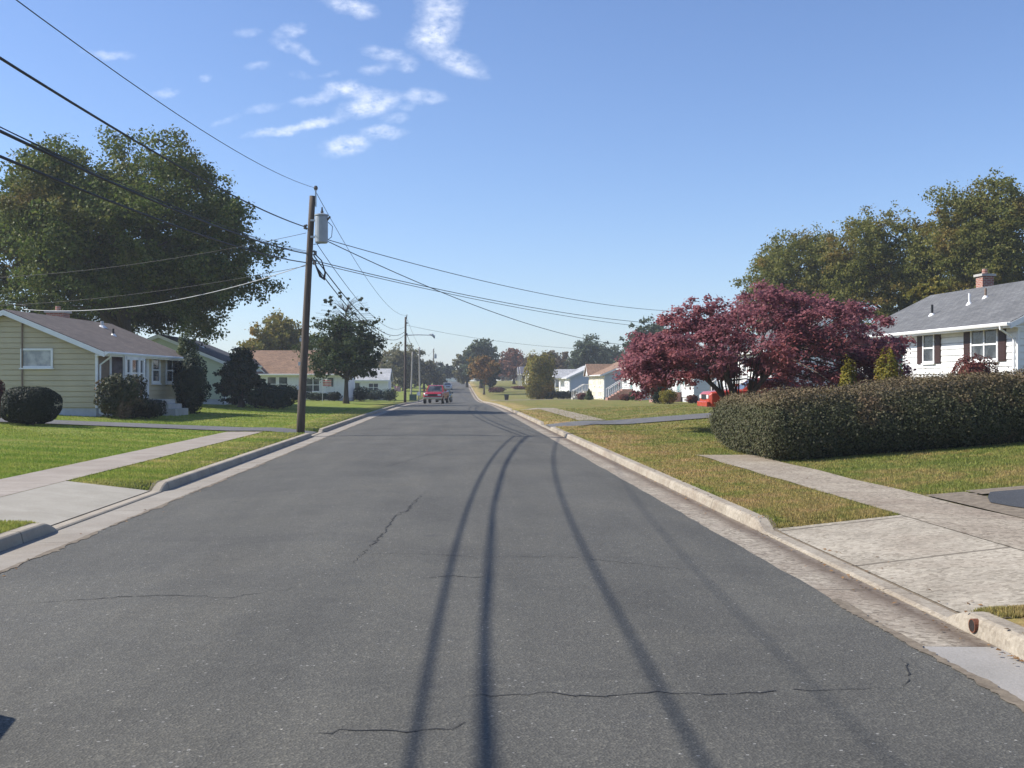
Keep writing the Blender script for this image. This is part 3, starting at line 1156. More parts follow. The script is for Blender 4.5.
# small pipe outlet in the right kerb
o = thing('drain_pipe', 'rusty round drain outlet in the face of the kerb', 'drain pipe', (R_KERB - .004, 7.38, .058))
g = Geo()
ring = []
for k in range(16):
    a = 2 * math.pi * k / 16
    ring.append((math.cos(a), math.sin(a)))
for k in range(16):
    a, b = ring[k], ring[(k + 1) % 16]
    g.quad((-.004, a[0] * .05, a[1] * .05), (-.004, b[0] * .05, b[1] * .05), (-.004, b[0] * .043, b[1] * .043), (-.004, a[0] * .043, a[1] * .043))
    g.quad((.05, a[0] * .05, a[1] * .05), (.05, b[0] * .05, b[1] * .05), (-.004, b[0] * .05, b[1] * .05), (-.004, a[0] * .05, a[1] * .05))
g.build('pipe_rim', M['rust'], o)
g = Geo()
g.poly([(-.002, a[0] * .0435, a[1] * .0435) for a in ring])
g.build('pipe_bore', M['hole'], o)


# ================================================================== HOUSES
def siding(G, mapf, a0, a1, z0, z1, course=.2, lap=.02, clip=None):
    """clapboards on a wall: mapf(a, z, out) -> local xyz.  clip(z)->(a_min,a_max)"""
    z = z0
    while z < z1 - 1e-4:
        zt = min(z + course, z1)
        lo = clip(z) if clip else (a0, a1)
        hi = clip(zt) if clip else (a0, a1)
        if lo[1] - lo[0] < .02: break
        if hi[1] - hi[0] < .0:
            mid = (lo[0] + lo[1]) / 2
            hi = (mid, mid)
        zg = min(z + .032, zt)
        G.quad(mapf(lo[0], z, -.035), mapf(lo[1], z, -.035), mapf(lo[1], zg, -.035), mapf(lo[0], zg, -.035))
        G.quad(mapf(lo[0], zg, -.035), mapf(lo[1], zg, -.035), mapf(lo[1], zg, lap), mapf(lo[0], zg, lap))
        G.quad(mapf(lo[0], zg, lap), mapf(lo[1], zg, lap), mapf(hi[1], zt, .004), mapf(hi[0], zt, .004))
        G.quad(mapf(hi[0], zt, .004), mapf(hi[1], zt, .004), mapf(hi[1], zt, -.035), mapf(hi[0], zt, -.035))
        z = zt


class House:
    """local frame: front wall on x=0 facing -x, depth to x=W, length along y 0..L"""

    def __init__(s, name, label, loc, rz, Lh, W, wh, rise, wall, roof, over=.45, gover=.3, found=.35, group=None, trim='trim', course=.2, cat='house', gablemat=None):
        s.o = thing(name, label, cat, loc, rz, group)
        s.L, s.W, s.wh, s.rise, s.over, s.gover = Lh, W, wh, rise, over, gover
        s.m = rise / (W / 2)
        m = s.m
        G = Geo()
        clipg = lambda z: (0, W) if z <= wh else ((z - wh) / m, W - (z - wh) / m)
        siding(G, lambda a, z, o: (-o, a, z), 0, Lh, found, wh, course)
        siding(G, lambda a, z, o: (W + o, a, z), 0, Lh, found, wh, course)
        siding(G, lambda a, z, o: (a, -o, z), 0, W, found, wh + rise, course, clip=clipg)
        siding(G, lambda a, z, o: (a, Lh + o, z), 0, W, found, wh + rise, course, clip=clipg)
        G.build('wall', M[wall], s.o)
        G = Geo()
        G.box(.045, W - .045, .045, Lh - .045, -.6, wh - .05)
        G.build('foundation', M['found'], s.o)
        # roof: closed chevron slab
        t = .13
        ze = wh - m * over
        sec = [(-over, ze), (W / 2, wh + rise), (W + over, ze), (W + over, ze + t), (W / 2, wh + rise + t * 1.05), (-over, ze + t)]
        G = Geo()
        y0, y1 = -gover, Lh + gover
        n = 6
        G.v += [(p[0], y0, p[1]) for p in sec] + [(p[0], y1, p[1]) for p in sec]
        for i in range(n):
            j = (i + 1) % n
            G.f.append((i, n + i, n + j, j))
        for b in (0, n):
            G.f.append((b + 0, b + 1, b + 4, b + 5))
            G.f.append((b + 1, b + 2, b + 3, b + 4))
        s.roof = fix_normals(G.build('roof', M[roof], s.o))
        s.ze, s.t = ze, t
        # trim: fascia, soffits, rake boards, corner boards
        G = Geo()
        for xs_ in ((-over - .028, -over - .003), (W + over + .003, W + over + .028)):
            G.box(xs_[0], xs_[1], y0 - .012, y1 + .012, ze - .06, ze + t - .01)
        G.box(-over, -.004 - .02, y0, y1, ze - .05, ze - .02)
        G.box(W + .024, W + over, y0, y1, ze - .05, ze - .02)
        rk = [(-over, ze - .10), (W / 2, wh + rise - .10), (W + over, ze - .10), (W + over, ze + .10), (W / 2, wh + rise + .10), (-over, ze + .10)]
        for ya, yb in ((y0 - .03, y0 - .004), (y1 + .004, y1 + .03)):
            b = len(G.v)
            G.v += [(p[0], ya, p[1]) for p in rk] + [(p[0], yb, p[1]) for p in rk]
            for i in range(6):
                j = (i + 1) % 6
                G.f.append((b + i, b + 6 + i, b + 6 + j, b + j))
            for c in (0, 6):
                G.f.append((b + c, b + c + 1, b + c + 4, b + c + 5))
                G.f.append((b + c + 1, b + c + 2, b + c + 3, b + c + 4))
        for x in (-.03, W - .06):
            for y in (-.03, Lh - .06):
                G.box(x, x + .09, y, y + .09, found, wh - .06)
        s.trim = fix_normals(G.build('trim', M[trim], s.o))

    def gutter(s, mat='trim', ends=(0, 1)):
        G = Geo()
        x = -s.over - .03
        z = s.ze + s.t - .03
        G.prism([(x, z), (x - .10, z + .005), (x - .12, z - .03), (x - .09, z - .10), (x, z - .11)], 'y', -s.gover - .02, s.L + s.gover + .02)
        fix_normals(G.build('gutter', M[mat], s.o))
        for e in ends:
            y = .10 if e == 0 else s.L - .10
            G = Geo()
            G.tube([(x - .06, y, z - .10), (x - .05, y, z - .2), (-.09, y, z - .5), (-.08, y, .12), (-.22, y, .05)], .04, 8)
            G.build('downspout', M[mat], s.o)

    def face(s, side):
        if side == 'front': return lambda a, z, o: (-o, a, z)
        if side == 'near': return lambda a, z, o: (a, -o, z)
        if side == 'far': return lambda a, z, o: (a, s.L + o, z)
        return lambda a, z, o: (s.W + o, a, z)

    def fbox(s, G, f, a0, a1, z0, z1, o0, o1):
        p, q = f(a0, z0, o0), f(a1, z1, o1)
        G.box(min(p[0], q[0]), max(p[0], q[0]), min(p[1], q[1]), max(p[1], q[1]), min(p[2], q[2]), max(p[2], q[2]))

    def window(s, side, a, z, w, h, cols=1, rows=2, frame='trim', glass='glass', shutters=None, sw=.4, fw=.08, proud=.06):
        f = s.face(side)
        G = Geo()
        a0, a1, z1 = a - w / 2, a + w / 2, z + h
        s.fbox(G, f, a0 - fw, a0, z - fw, z1 + fw, .0, proud)
        s.fbox(G, f, a1, a1 + fw, z - fw, z1 + fw, .0, proud)
        s.fbox(G, f, a0, a1, z1, z1 + fw, .0, proud)
        s.fbox(G, f, a0, a1, z - fw, z, .0, proud)
        s.fbox(G, f, a0 - fw - .04, a1 + fw + .04, z - fw - .05, z - fw - .002, .0, proud + .04)
        for i in range(1, cols):
            c = a0 + w * i / cols
            s.fbox(G, f, c - .035, c + .035, z, z1, .0, proud - .008)
        for i in range(1, rows):
            c = z + h * i / rows
            s.fbox(G, f, a0, a1, c - .028, c + .028, .0, proud - .016)
        wdw = G.build('window', M[frame], s.o)
        G = Geo()
        o = .026
        G.quad(f(a0, z, o), f(a1, z, o), f(a1, z1, o), f(a0, z1, o))
        G.build('pane', M[glass], wdw)
        if shutters:
            for sgn in (-1, 1):
                c = a + sgn * (w / 2 + fw + .03 + sw / 2)
                G = Geo()
                s.fbox(G, f, c - sw / 2, c + sw / 2, z - .1, z1 + .1, .0, .05)
                k = 12
                for i in range(k):
                    zz = z - .05 + (h + .1) * i / k
                    s.fbox(G, f, c - sw / 2 + .05, c + sw / 2 - .05, zz, zz + .04, .05, .062)
                G.build('shutter', M[shutters], s.o)
        return wdw

    def door(s, side, a, z, w=.95, h=2.05, mat='doorwhite', lite=True):
        f = s.face(side)
        G = Geo()
        s.fbox(G, f, a - w / 2, a + w / 2, z, z + h, .0, .045)
        d = G.build('door', M[mat], s.o)
        G = Geo()
        s.fbox(G, f, a - w / 2 - .1, a - w / 2 - .002, z, z + h + .1, .0, .07)
        s.fbox(G, f, a + w / 2 + .002, a + w / 2 + .1, z, z + h + .1, .0, .07)
        s.fbox(G, f, a - w / 2, a + w / 2, z + h + .002, z + h + .1, .0, .07)
        G.build('door_frame', M['trim'], d)
        if lite:
            G = Geo()
            s.fbox(G, f, a - w * .3, a + w * .3, z + h * .5, z + h * .92, .045, .052)
            G.build('door_glass', M['glass'], d)
        G = Geo()
        s.fbox(G, f, a + w * .36, a + w * .42, z + h * .45, z + h * .5, .045, .09)
        G.build('handle', M['chrome'], d)

    def steps(s, a, ztop, w=1.6, n=4, mat='concrete', rail=None, run=.3, land=1.1):
        G = Geo()
        h = (ztop) / n
        G.box(-land, -.03, a - w / 2, a + w / 2, -.5, ztop)
        for i in range(1, n):
            G.box(-land - run * i, -land - run * (i - 1) - .001, a - w / 2, a + w / 2, -.5, ztop - h * i)
        st = G.build('steps', M[mat], s.o)
        if rail:
            for sg in (-1, 1):
                y = a + sg * (w / 2 - .06)
                x1 = -land - run * (n - 1) + .1
                G = Geo()
                G.tube([(-.06, y, ztop + .9), (-land, y, ztop + .9), (x1, y, ztop + .9 - h * (n - 1))], .035, 6)
                G.tube([(-.06, y, ztop + .15), (-land, y, ztop + .15), (x1, y, ztop + .15 - h * (n - 1))], .025, 6)
                for k in range(13):
                    t = k / 12
                    x = -.06 + (x1 + .06) * t
                    zz = ztop if x > -land else ztop + (x + land) / (-run) * -h
                    G.tube([(x, y, zz - .02), (x, y, zz + .9)], .03 if k in (0, 6, 12) else .014, 5)
                G.build('railing', M[rail], s.o)

    def roof_z(s, x):
        xx = x if x < s.W / 2 else s.W - x
        return s.wh + s.m * xx + s.t

    def chimney(s, x, y, w=.6, d=.6, h=.8, mat='brick', cap=True):
        z = s.roof_z(x)
        G = Geo()
        G.box(x - w / 2, x + w / 2, y - d / 2, y + d / 2, z - 1.2, z + h)
        c = G.build('chimney', M[mat], s.roof)
        if cap:
            G = Geo()
            G.box(x - w / 2 - .07, x + w / 2 + .07, y - d / 2 - .07, y + d / 2 + .07, z + h + .001, z + h + .1)
            G.build('chimney_cap', M['concrete'], c)
            G = Geo()
            G.tube([(x, y, z + h + .1), (x, y, z + h + .32)], [.12, .11], 10)
            G.build('flue', M['brick'], c)

    def vent(s, x, y, h=.4, mat='blackmetal', r=.05):
        z = s.roof_z(x)
        G = Geo()
        G.tube([(x, y, z - .05), (x, y, z + h)], r, 8)
        v = G.build('vent_pipe', M[mat], s.roof)
        G = Geo()
        G.tube([(x, y, z - .06), (x, y, z + .07)], [r * 3.2, r * 1.5], 10)
        G.build('flashing', M['trim'], v)

    def front_gable(s, y, w, proj, rise, wallmat, roofmat, z0=None, depth=None, posts=False):
        """cross gable or porch roof facing the front"""
        z0 = s.wh - .02 if z0 is None else z0
        depth = depth or s.W / 2 * .8
        G = Geo()
        G.prism([(y - w / 2, z0), (y + w / 2, z0), (y, z0 + rise)], 'x', -proj + .02, depth)
        fix_normals(G.build('gable', M[wallmat], s.o))
        t = .1
        ov = .25
        mm = rise / (w / 2)
        G = Geo()
        sec = [(y - w / 2 - ov, z0 - mm * ov), (y, z0 + rise), (y + w / 2 + ov, z0 - mm * ov), (y + w / 2 + ov, z0 - mm * ov + t), (y, z0 + rise + t), (y - w / 2 - ov, z0 - mm * ov + t)]
        b = 0
        x0, x1 = -proj - .2, depth
        G.v += [(x0, p[0], p[1] + .01) for p in sec] + [(x1, p[0], p[1] + .01) for p in sec]
        for i in range(6):
            j = (i + 1) % 6
            G.f.append((i, 6 + i, 6 + j, j))
        for c in (0, 6):
            G.f.append((c, c + 1, c + 4, c + 5))
            G.f.append((c + 1, c + 2, c + 3, c + 4))
        gr = fix_normals(G.build('gable_roof', M[roofmat], s.o))
        G = Geo()
        G.v += [(x0 - .03, p[0], p[1] - .03) for p in sec] + [(x0 - .004, p[0], p[1] - .03) for p in sec]
        for i in range(6):
            j = (i + 1) % 6
            G.f.append((i, 6 + i, 6 + j, j))
        for c in (0, 6):
            G.f.append((c, c + 1, c + 4, c + 5))
            G.f.append((c + 1, c + 2, c + 3, c + 4))
        fix_normals(G.build('gable_trim', M['trim'], gr))
        if posts:
            G = Geo()
            G.box(-proj, -.05, y - w / 2, y + w / 2, z0 - .18, z0 - .01)
            G.build('porch_beam', M['trim'], s.o)
            for yy in (y - w / 2 + .1, y + w / 2 - .1):
                G = Geo()
                G.box(-proj + .02, -proj + .16, yy - .07, yy + .07, .0, z0 - .181)
                G.build('porch_post', M['trim'], s.o)


def corner(px, d, dz=0.0):
    X, Y = PD(px, d)
    return X, Y, terr(X, Y) + dz


# ---- left, nearest: olive ranch house
a = D2R(5)
X0, Y0 = PD(97, 43)
Lh = 10.0
zb1 = .47
l1 = House('ranch_house', 'low olive-green clapboard house with brown roof, nearest on the left of the street', (X0 + Lh * math.sin(a), Y0 + Lh * math.cos(a), zb1),
           math.pi - a, Lh, 7.3, 2.62, 1.5, 'olive', 'roof_brown', .42, .28, .32, course=.215)
yl = lambda u: Lh - u
l1.gutter('trim', (1,))
l1.window('far', 2.42, 2.0, 1.15, .62, 1, 1, glass='glass_pale')
# conduit down the gable
G = Geo()
G.tube([(3.0, Lh + .06, .3), (3.0, Lh + .06, 3.75)], .03, 6)
G.build('conduit', M['brownpanel'], l1.o)
G = Geo()
G.box(-.03, -.024 + .03, yl(1.2), yl(.1), .35, 2.45)
G.build('wall_panel', M['brownpanel'], l1.o)
# bay window
G = Geo()
b0, b1, zb0, zbt, pj = yl(4.05), yl(1.35), 1.02, 2.45, .45
G.prism([(0, b0 - .1), (0, b1 + .1), (-pj, b1 - .35), (-pj, b0 + .35)], 'z', zb0 - .28, zb0)
G.prism([(0, b0 - .1), (0, b1 + .1), (-pj, b1 - .35), (-pj, b0 + .35)], 'z', zbt, zbt + .12)
cols = [(-pj, b0 + .35), (-pj, b1 - .35), (0, b0 - .1), (0, b1 + .1), (-pj, b0 + .35 + .55), (-pj, b1 - .35 - .55)]
for (x, y) in cols:
    G.box(x - .06, x + .05, y - .11, y + .11, zb0 + .001, zbt - .001)
G.box(-pj - .05, -pj + .04, b0 + .35, b1 - .35, (zb0 + zbt) / 2 - .03, (zb0 + zbt) / 2 + .03)
G.box(-pj - .06, -pj + .03, b0 + .35, b1 - .35, zbt - .16, zbt - .002)
bay = fix_normals(G.build('bay_window', M['trim'], l1.o))
G = Geo()
for (p, q) in (((-pj, b0 + .35), (-pj, b1 - .35)), ((-.0, b0 - .1), (-pj, b0 + .35)), ((-pj, b1 - .35), (0, b1 + .1))):
    G.quad((p[0], p[1], zb0), (q[0], q[1], zb0), (q[0], q[1], zbt), (p[0], p[1], zbt))
G.build('pane', M['glass'], bay)
l1.door('front', yl(4.85), .62, .92, 1.95)
l1.window('front', yl(6.35), 1.42, .8, 1.0, 1, 2, fw=.12)
l1.window('front', yl(8.5), 1.42, 1.5, 1.0, 2, 2, fw=.12)
l1.steps(yl(5.0), .6, 1.7, 3, 'concrete')
l1.chimney(4.9, yl(7.2), .8, .7, .85)
l1.vent(1.8, yl(6.0), .3, 'blackmetal')
l1.vent(2.9, yl(7.4), .28, 'galv', .08)

# ---- second left: pale green house with dark roof
X0, Y0, z0 = corner(224, 68)
Lh = 10.5
l2 = House('bungalow', 'pale green house with a near-black roof behind the dark spruce', (X0, Y0 + Lh, .5), math.pi, Lh, 8, 2.6, 1.65, 'palegreen', 'roof_dark', .35, .25, .3)
l2.gutter('trim', (1,))
l2.window('front', 3.0, 1.3, 1.4, 1.1, 2, 2)
l2.window('front', 7.5, 1.3, .9, 1.1, 1, 2)
l2.door('front', 5.2, .4)
l2.steps(5.2, .4, 1.5, 2)
l2.vent(2.4, 6.0, .3)

# ---- third left: white house with tan roof, long side to the camera
X0, Y0, z0 = corner(348, 106)
l3 = House('cottage', 'white house with a tan shingle roof and blue lower wall behind the utility pole', (X0, Y0, z0), D2R(90), 10.5, 7.0, 2.8, 2.15, 'white', 'roof_tan', .4, .3, .3)
l3.gutter('trim', (0,))
l3.front_gable(9.4, 2.6, .05, 1.3, 'bluegrey', 'roof_tan', depth=2.6)
for yy in (7.4, 6.3):
    l3.window('front', yy, 1.0, .8, 1.35, 1, 2)
l3.window('front', 3.4, 1.0, 1.2, 1.2, 2, 2)
l3.door('front', 1.7, .4)
G = Geo()
G.box(-.055, -.025, 4.6, 10.4, .0, .72)
G.build('skirting', M['bluegrey'], l3.o)
l3.steps(1.7, .4, 1.5, 2)

# ---- fourth left: small white house with pale roof
X0, Y0, z0 = corner(388, 142)
l4 = House('cottage', 'small white house with a pale sunlit roof left of the second utility pole', (X0, Y0, z0), D2R(90), 9, 7.0, 2.7, 1.4, 'white', 'roof_pale', .35, .25, .3)
l4.window('front', 1.9, 1.2, 1.2, 1.0, 2, 2)
l4.window('front', 6.0, 1.2, 1.2, 1.0, 2, 2)
l4.door('front', 4.0, .4)

# ---- right, nearest: white house with brown shutters
X0, Y0 = PD(1018, 36.4)
zb = 1.02
r1 = House('ranch_house', 'white clapboard house with dark brown shutters and grey roof above the hedge', (X0, Y0, zb), D2R(4.8), 11.6, 7.0, 2.92, 1.68, 'white', 'roof_grey', .5, .35, .4, course=.23)
r1.gutter('trim', (0,))
r1.window('front', 1.95, 1.62, 1.55, 1.02, 2, 2, shutters='shutter', sw=.42)
r1.window('front', 5.75, 1.62, .72, 1.02, 1, 2, shutters='shutter', sw=.40)
r1.window('front', 10.2, 1.62, .8, 1.02, 1, 2, shutters='shutter', sw=.4)
r1.door('front', 8.2, .75, .95, 2.0, 'teal')
r1.steps(8.2, .7, 1.6, 4, 'concrete', 'trim')
r1.window('near', 3.5, 1.5, 1.0, 1.1, 1, 2)
r1.chimney(4.0, 8.5, .5, .5, .75)
r1.vent(1.0, 7.35, .42)
r1.vent(1.7, 5.8, .42, 'trim', .045)
r1.vent(2.2, 5.5, .36, 'brownpanel', .045)


def right_house(name, label, px, d, Lh, W, wh, rise, wall, roof, rz=0.0, dz=0.0, **kw):
    X0, Y0, z0 = corner(px, d)
    return House(name, label, (X0, Y0, z0 + dz), rz, Lh, W, wh, rise, wall, roof, **kw)


r2 = right_house('ranch_house', 'white house with a white chimney showing through the red maple', 772, 60, 11, 7, 3.0, 1.6, 'white', 'roof_grey')
r2.window('front', 2.5, 1.4, 1.5, 1.1, 2, 2)
r2.window('front', 8.5, 1.4, 1.2, 1.1, 2, 2)
r2.door('front', 5.5, .7)
r2.steps(5.5, .65, 1.6, 4, 'brick', 'trim')
r2.chimney(4.0, 2.2, .8, .7, .75, 'white')

r3 = right_house('ranch_house', 'white house with red brick front steps and white railings beyond the driveway', 694, 82, 11, 7, 3.0, 1.6, 'white', 'roof_brown')
r3.window('front', 2.4, 1.4, 1.5, 1.1, 2, 2, shutters='teal')
r3.window('front', 9.0, 1.4, 1.2, 1.1, 2, 2, shutters='teal')
r3.door('front', 5.4, .8, mat='teal')
r3.steps(5.4, .75, 1.8, 5, 'brick', 'trim')
r3.chimney(4.0, 5.2, .6, .6, .7)

r4 = right_house('raised_house', 'white raised house with a teal door and white chimney left of the red maple', 641, 105, 12, 7, 3.3, 1.6, 'white', 'roof_tan')
r4.gutter('trim', (0,))
r4.window('front', 2.2, 1.6, 1.4, 1.1, 2, 2)
r4.door('front', 5.5, 1.1, 1.1, 2.0, 'teal')
r4.window('front', 9.3, 1.6, 1.6, 1.1, 2, 2)
r4.steps(5.5, 1.05, 1.8, 6, 'brick', 'trim')
r4.window('near', 2.0, 1.5, 1.2, 1.6, 1, 1, glass='glass')
r4.chimney(3.6, 9.0, .6, .6, .9, 'white')

r5 = right_house('raised_house', 'cream-fronted raised house with tan roof and front gable, grey clapboard side', 604.5, 130, 15, 7.4, 3.15, 1.6, 'greysiding', 'roof_tan', dz=-.1)
G = Geo()
G.box(-.06, -.026, .1, 14.9, .0, 3.0)
G.build('front_cladding', M['cream'], r5.o)
r5.gutter('trim', (0,))
r5.front_gable(12.4, 4.2, .6, 1.35, 'white', 'roof_tan', depth=3.2)
for yy in (2.2, 4.2, 9.0):
    r5.window('front', yy, 1.75, 1.2, 1.1, 1, 2, proud=.12)
    r5.window('front', yy, .35, 1.2, .6, 1, 1, proud=.12)
r5.door('front', 12.4, 1.0)
r5.steps(12.4, 1.0, 1.7, 6, 'concrete', 'trim')
r5.window('near', 2.0, 1.4, 1.0, 1.4, 1, 2, frame='teal')

r6 = right_house('raised_house', 'pale blue clapboard house with grey roof behind the blue spruce', 570, 165, 17, 8.2, 3.15, 1.9, 'bluegrey', 'roof_pale', dz=-.1)
G = Geo()
G.box(-.06, -.026, .1, 16.9, .5, 3.0)
G.build('front_cladding', M['white'], r6.o)
r6.gutter('trim', (0,))
r6.front_gable(11, 6, 1.6, 1.3, 'white', 'roof_pale', depth=4.0, posts=True)
for yy in (2.6, 5.4, 13.5):
    r6.window('front', yy, 1.2, 1.4, 1.2, 2, 2, proud=.12)
r6.door('front', 9.6, .6)
r6.steps(9.6, .55, 1.7, 4, 'concrete', 'trim')

r7 = right_house('ranch_house', 'far white house with slate-blue roof and porch posts behind red shrubs', 531, 238, 20, 9, 3.0, 2.4, 'white', 'roof_blue')
r7.front_gable(5, 5, 2.0, 1.5, 'white', 'roof_blue', depth=4.0, posts=True)
r7.front_gable(14, 5, 2.0, 1.5, 'white', 'roof_blue', depth=4.0, posts=True)
for yy in (2, 8, 17.5):
    r7.window('front', yy, 1.0, 1.4, 1.3, 2, 2)
r7.door('front', 5.5, .4)

X0, Y0, z0 = corner(461, 432)
e1 = House('cottage', 'tiny white house closing the far end of the street', (X0, Y0, z0), D2R(90), 6.5, 6, 2.6, 1.6, 'white', 'roof_pale', .3, .25, .3)
e1.window('front', 1.8, 1.0, 1.2, 1.2, 1, 1)
e1.door('front', 4.2, .4)


# ================================================================== POLES AND WIRES
def catenary(p0, p1, sag, n=48):
    out = []
    for i in range(n + 1):
        t = i / n
        out.append((p0[0] + (p1[0] - p0[0]) * t, p0[1] + (p1[1] - p0[1]) * t, p0[2] + (p1[2] - p0[2]) * t - 4 * sag * t * (1 - t)))
    return out


def wire(name, label, p0, p1, sag, r, mat='cable', group='overhead wires along and across the street', n=48, extra=None):
    g = Geo()
    pts = catenary(p0, p1, sag, n)
    g.tube(pts, r, 6)
    if extra:   # lashed second strand
        g.tube([(p[0], p[1], p[2] + extra + .02 * math.sin(i * 1.3)) for i, p in enumerate(pts)], r * .4, 5)
    o = g.build(name, M[mat], None, True)
    o['label'] = label
    o['category'] = 'wire'
    o['group'] = group
    return o


def pole(label, px, d, pxtop, ytop, r0=.15, r1=.105, mat='pole', zb=None):
    X, Y = PD(px, d)
    zg = terr(X, Y) if zb is None else zb
    XT, YT = PD(pxtop, d)
    H = ZP(ytop, d) - zg
    o = thing('utility_pole', label, 'utility pole', (X, Y, zg), 0, 'utility poles along the street')
    dx, dy = XT - X, YT - Y
    g = Geo()
    k = 8
    g.tube([(dx * t / k, dy * t / k, -.4 * (1 - t / k) * (t == 0) + H * t / k) for t in range(k + 1)], [r0 + (r1 - r0) * t / k for t in range(k + 1)], 14)
    shaft = g.build('shaft', M[mat], o, True)

    def at(f, ox=0.0, oy=0.0):
        return (X + dx * f + ox, Y + dy * f + oy, zg + H * f)
    return o, at, H, (dx, dy), zg


p1, at1, H1, (dx1, dy1), zg1 = pole('tall brown utility pole leaning beside the left kerb with a transformer', 300, 36.2, 312.5, 196, .14, .098)


def f1(y): return (ZP(y, 36.2) - zg1) / H1


# hardware on the first pole
def local1(f, ox=0, oy=0, oz=0): return (dx1 * f + ox, dy1 * f + oy, H1 * f + oz)


g = Geo()
t = local1(1.0)
g.box(t[0] + .09, t[0] + .13, t[1] - .05, t[1] + .05, t[2] - .35, t[2] + .2)
g.build('top_bracket', M['galv'], p1)
g = Geo()
g.tube([(t[0] + .11, t[1], t[2] + .2), (t[0] + .11, t[1], t[2] + .27), (t[0] + .11, t[1], t[2] + .34)], [.05, .075, .045], 10)
g.build('insulator', M['porcelain'], p1)
for yy, sx in ((227, -1), (253, 1), (262, 1)):
    f = f1(yy)
    q = local1(f)
    g = Geo()
    g.tube([(q[0] + sx * .12, q[1], q[2] - .07), (q[0] + sx * .2, q[1], q[2] - .03), (q[0] + sx * .2, q[1], q[2] + .03), (q[0] + sx * .12, q[1], q[2] + .07)], [.03, .055, .055, .03], 8)
    g.build('spool', M['porcelain'], p1)
for f in (.2, .3, .4):
    q = local1(f)
    g = Geo()
    g.box(q[0] - .16, q[0] - .15 + .06, q[1] - .165, q[1] - .145, q[2] - .06, q[2] + .06)
    g.build('tag_plate', M['galv'], p1)

# transformer hung on the pole
XT, YT = PD(321.5, 36.1)
zt0, zt1 = ZP(243, 36.1), ZP(216, 36.1)
tr = thing('transformer', 'grey cylindrical transformer hung near the top of the leaning pole', 'transformer', (XT, YT, zt0))
hh = zt1 - zt0
g = Geo()
g.tube([(0, 0, 0), (0, 0, .03), (.0, 0, hh * .5), (0, 0, hh - .05), (0, 0, hh)], [.19, .215, .215, .215, .2], 20)
g.build('tank', M['tank'], tr, False)
g = Geo()
g.tube([(0, 0, hh + .001), (0, 0, hh + .04), (0, 0, hh + .08)], [.235, .235, .12], 20)
g.build('lid', M['tank'], tr)
g = Geo()
g.tube([(.02, 0, hh + .06), (.02, 0, hh + .14), (.02, 0, hh + .18), (.02, 0, hh + .30)], [.035, .055, .035, .02], 10)
g.build('bushing', M['porcelain'], tr)
g = Geo()
g.tube([(.19, -.05, hh - .14), (.30, -.05, hh - .02)], [.04, .03], 8)
g.build('low_bushing', M['porcelain'], tr)
for zz in (.2, hh - .15):
    g = Geo()
    g.box(-.36, -.19, -.05, .05, zz - .03, zz + .03)
    g.build('bracket', M['galv'], tr)

XL = -5.15
BACK = -39.0


def P1(px, py, d=36.2):
    X, Y = PD(px, d)
    return (X, Y, ZP(py, d))


A_top = P1(313.5, 187.5)
wire('primary_wire', 'thin top wire from the insulator on the leaning pole, highest over the left lawn', A_top, (XL, BACK, A_top[2]), 2.66, .007)
A2 = P1(305.5, 227)
wire('power_cable', 'upper of the three thick cables crossing the oak to the leaning pole', A2, (XL, BACK, A2[2]), 1.88, .017)
A3 = P1(306, 253.5)
wire('power_cable', 'thickest cable, middle of the three crossing the oak to the leaning pole', A3, (XL, BACK, A3[2]), 1.80, .019, extra=.032)
A4 = P1(305.5, 262.5)
wire('power_cable', 'lowest of the three thick cables crossing the oak to the leaning pole', A4, (XL, BACK, A4[2]), 1.77, .018)
A5 = P1(306, 251)
wire('telephone_wire', 'thin wire just above the middle thick cable crossing the oak', A5, (XL - .5, BACK, A5[2] + .2), 1.83, .007)

# second pole and the far ones
p2, at2, H2, d2_, zg2 = pole('dark utility pole with street lamp, second along the left side', 405, 112, 405.6, 317, .15, .1)
p3, at3, H3, d3_, zg3 = pole('pale grey utility pole just right of the lamp pole', 411, 172, 412.5, 352, .15, .11, 'pole_grey')
p4, at4, H4, d4_, zg4 = pole('pale grey utility pole behind the red truck', 420, 180, 419.2, 347, .16, .11, 'pole_grey')
p5, at5, H5, d5_, zg5 = pole('far dark utility pole with transformer rising over the trees', 433.5, 261, 433.6, 349, .16, .12)
XT5, YT5 = PD(435.2, 260.6)
tr5 = thing('transformer', 'tiny transformer on the far pole rising over the trees', 'transformer', (XT5, YT5, ZP(358.5, 261)))
g = Geo()
g.tube([(0, 0, 0), (0, 0, .05), (0, 0, 1.0), (0, 0, 1.08)], [.3, .34, .34, .25], 12)
g.build('tank', M['tank'], tr5)
g = Geo()
g.tube([(0, 0, 1.08), (0, 0, 1.4)], [.05, .03], 8)
g.build('bushing', M['porcelain'], tr5)
# hidden pole across the street carrying the crossing wires
p6, at6, H6, d6_, zg6 = pole('utility pole across the street hidden by the red maple', 712, 77, 712, 306, .15, .1)
for f in (.93, .8):
    for o_, H_, dd in ((p2, H2, d2_), (p3, H3, d3_), (p4, H4, d4_), (p5, H5, d5_), (p6, H6, d6_)):
        g = Geo()
        x, y, z = dd[0] * f, dd[1] * f, H_ * f
        g.tube([(x + .1, y, z - .07), (x + .18, y, z - .03), (x + .18, y, z + .03), (x + .1, y, z + .07)], [.03, .055, .055, .03], 7)
        g.build('spool', M['porcelain'], o_)
for o_, H_, dd in ((p2, H2, d2_), (p5, H5, d5_)):
    g = Geo()
    g.tube([(dd[0] + .1, dd[1], H_ - .2), (dd[0] + .14, dd[1], H_ + .25)], [.03, .05], 8)
    g.build('insulator', M['porcelain'], o_)

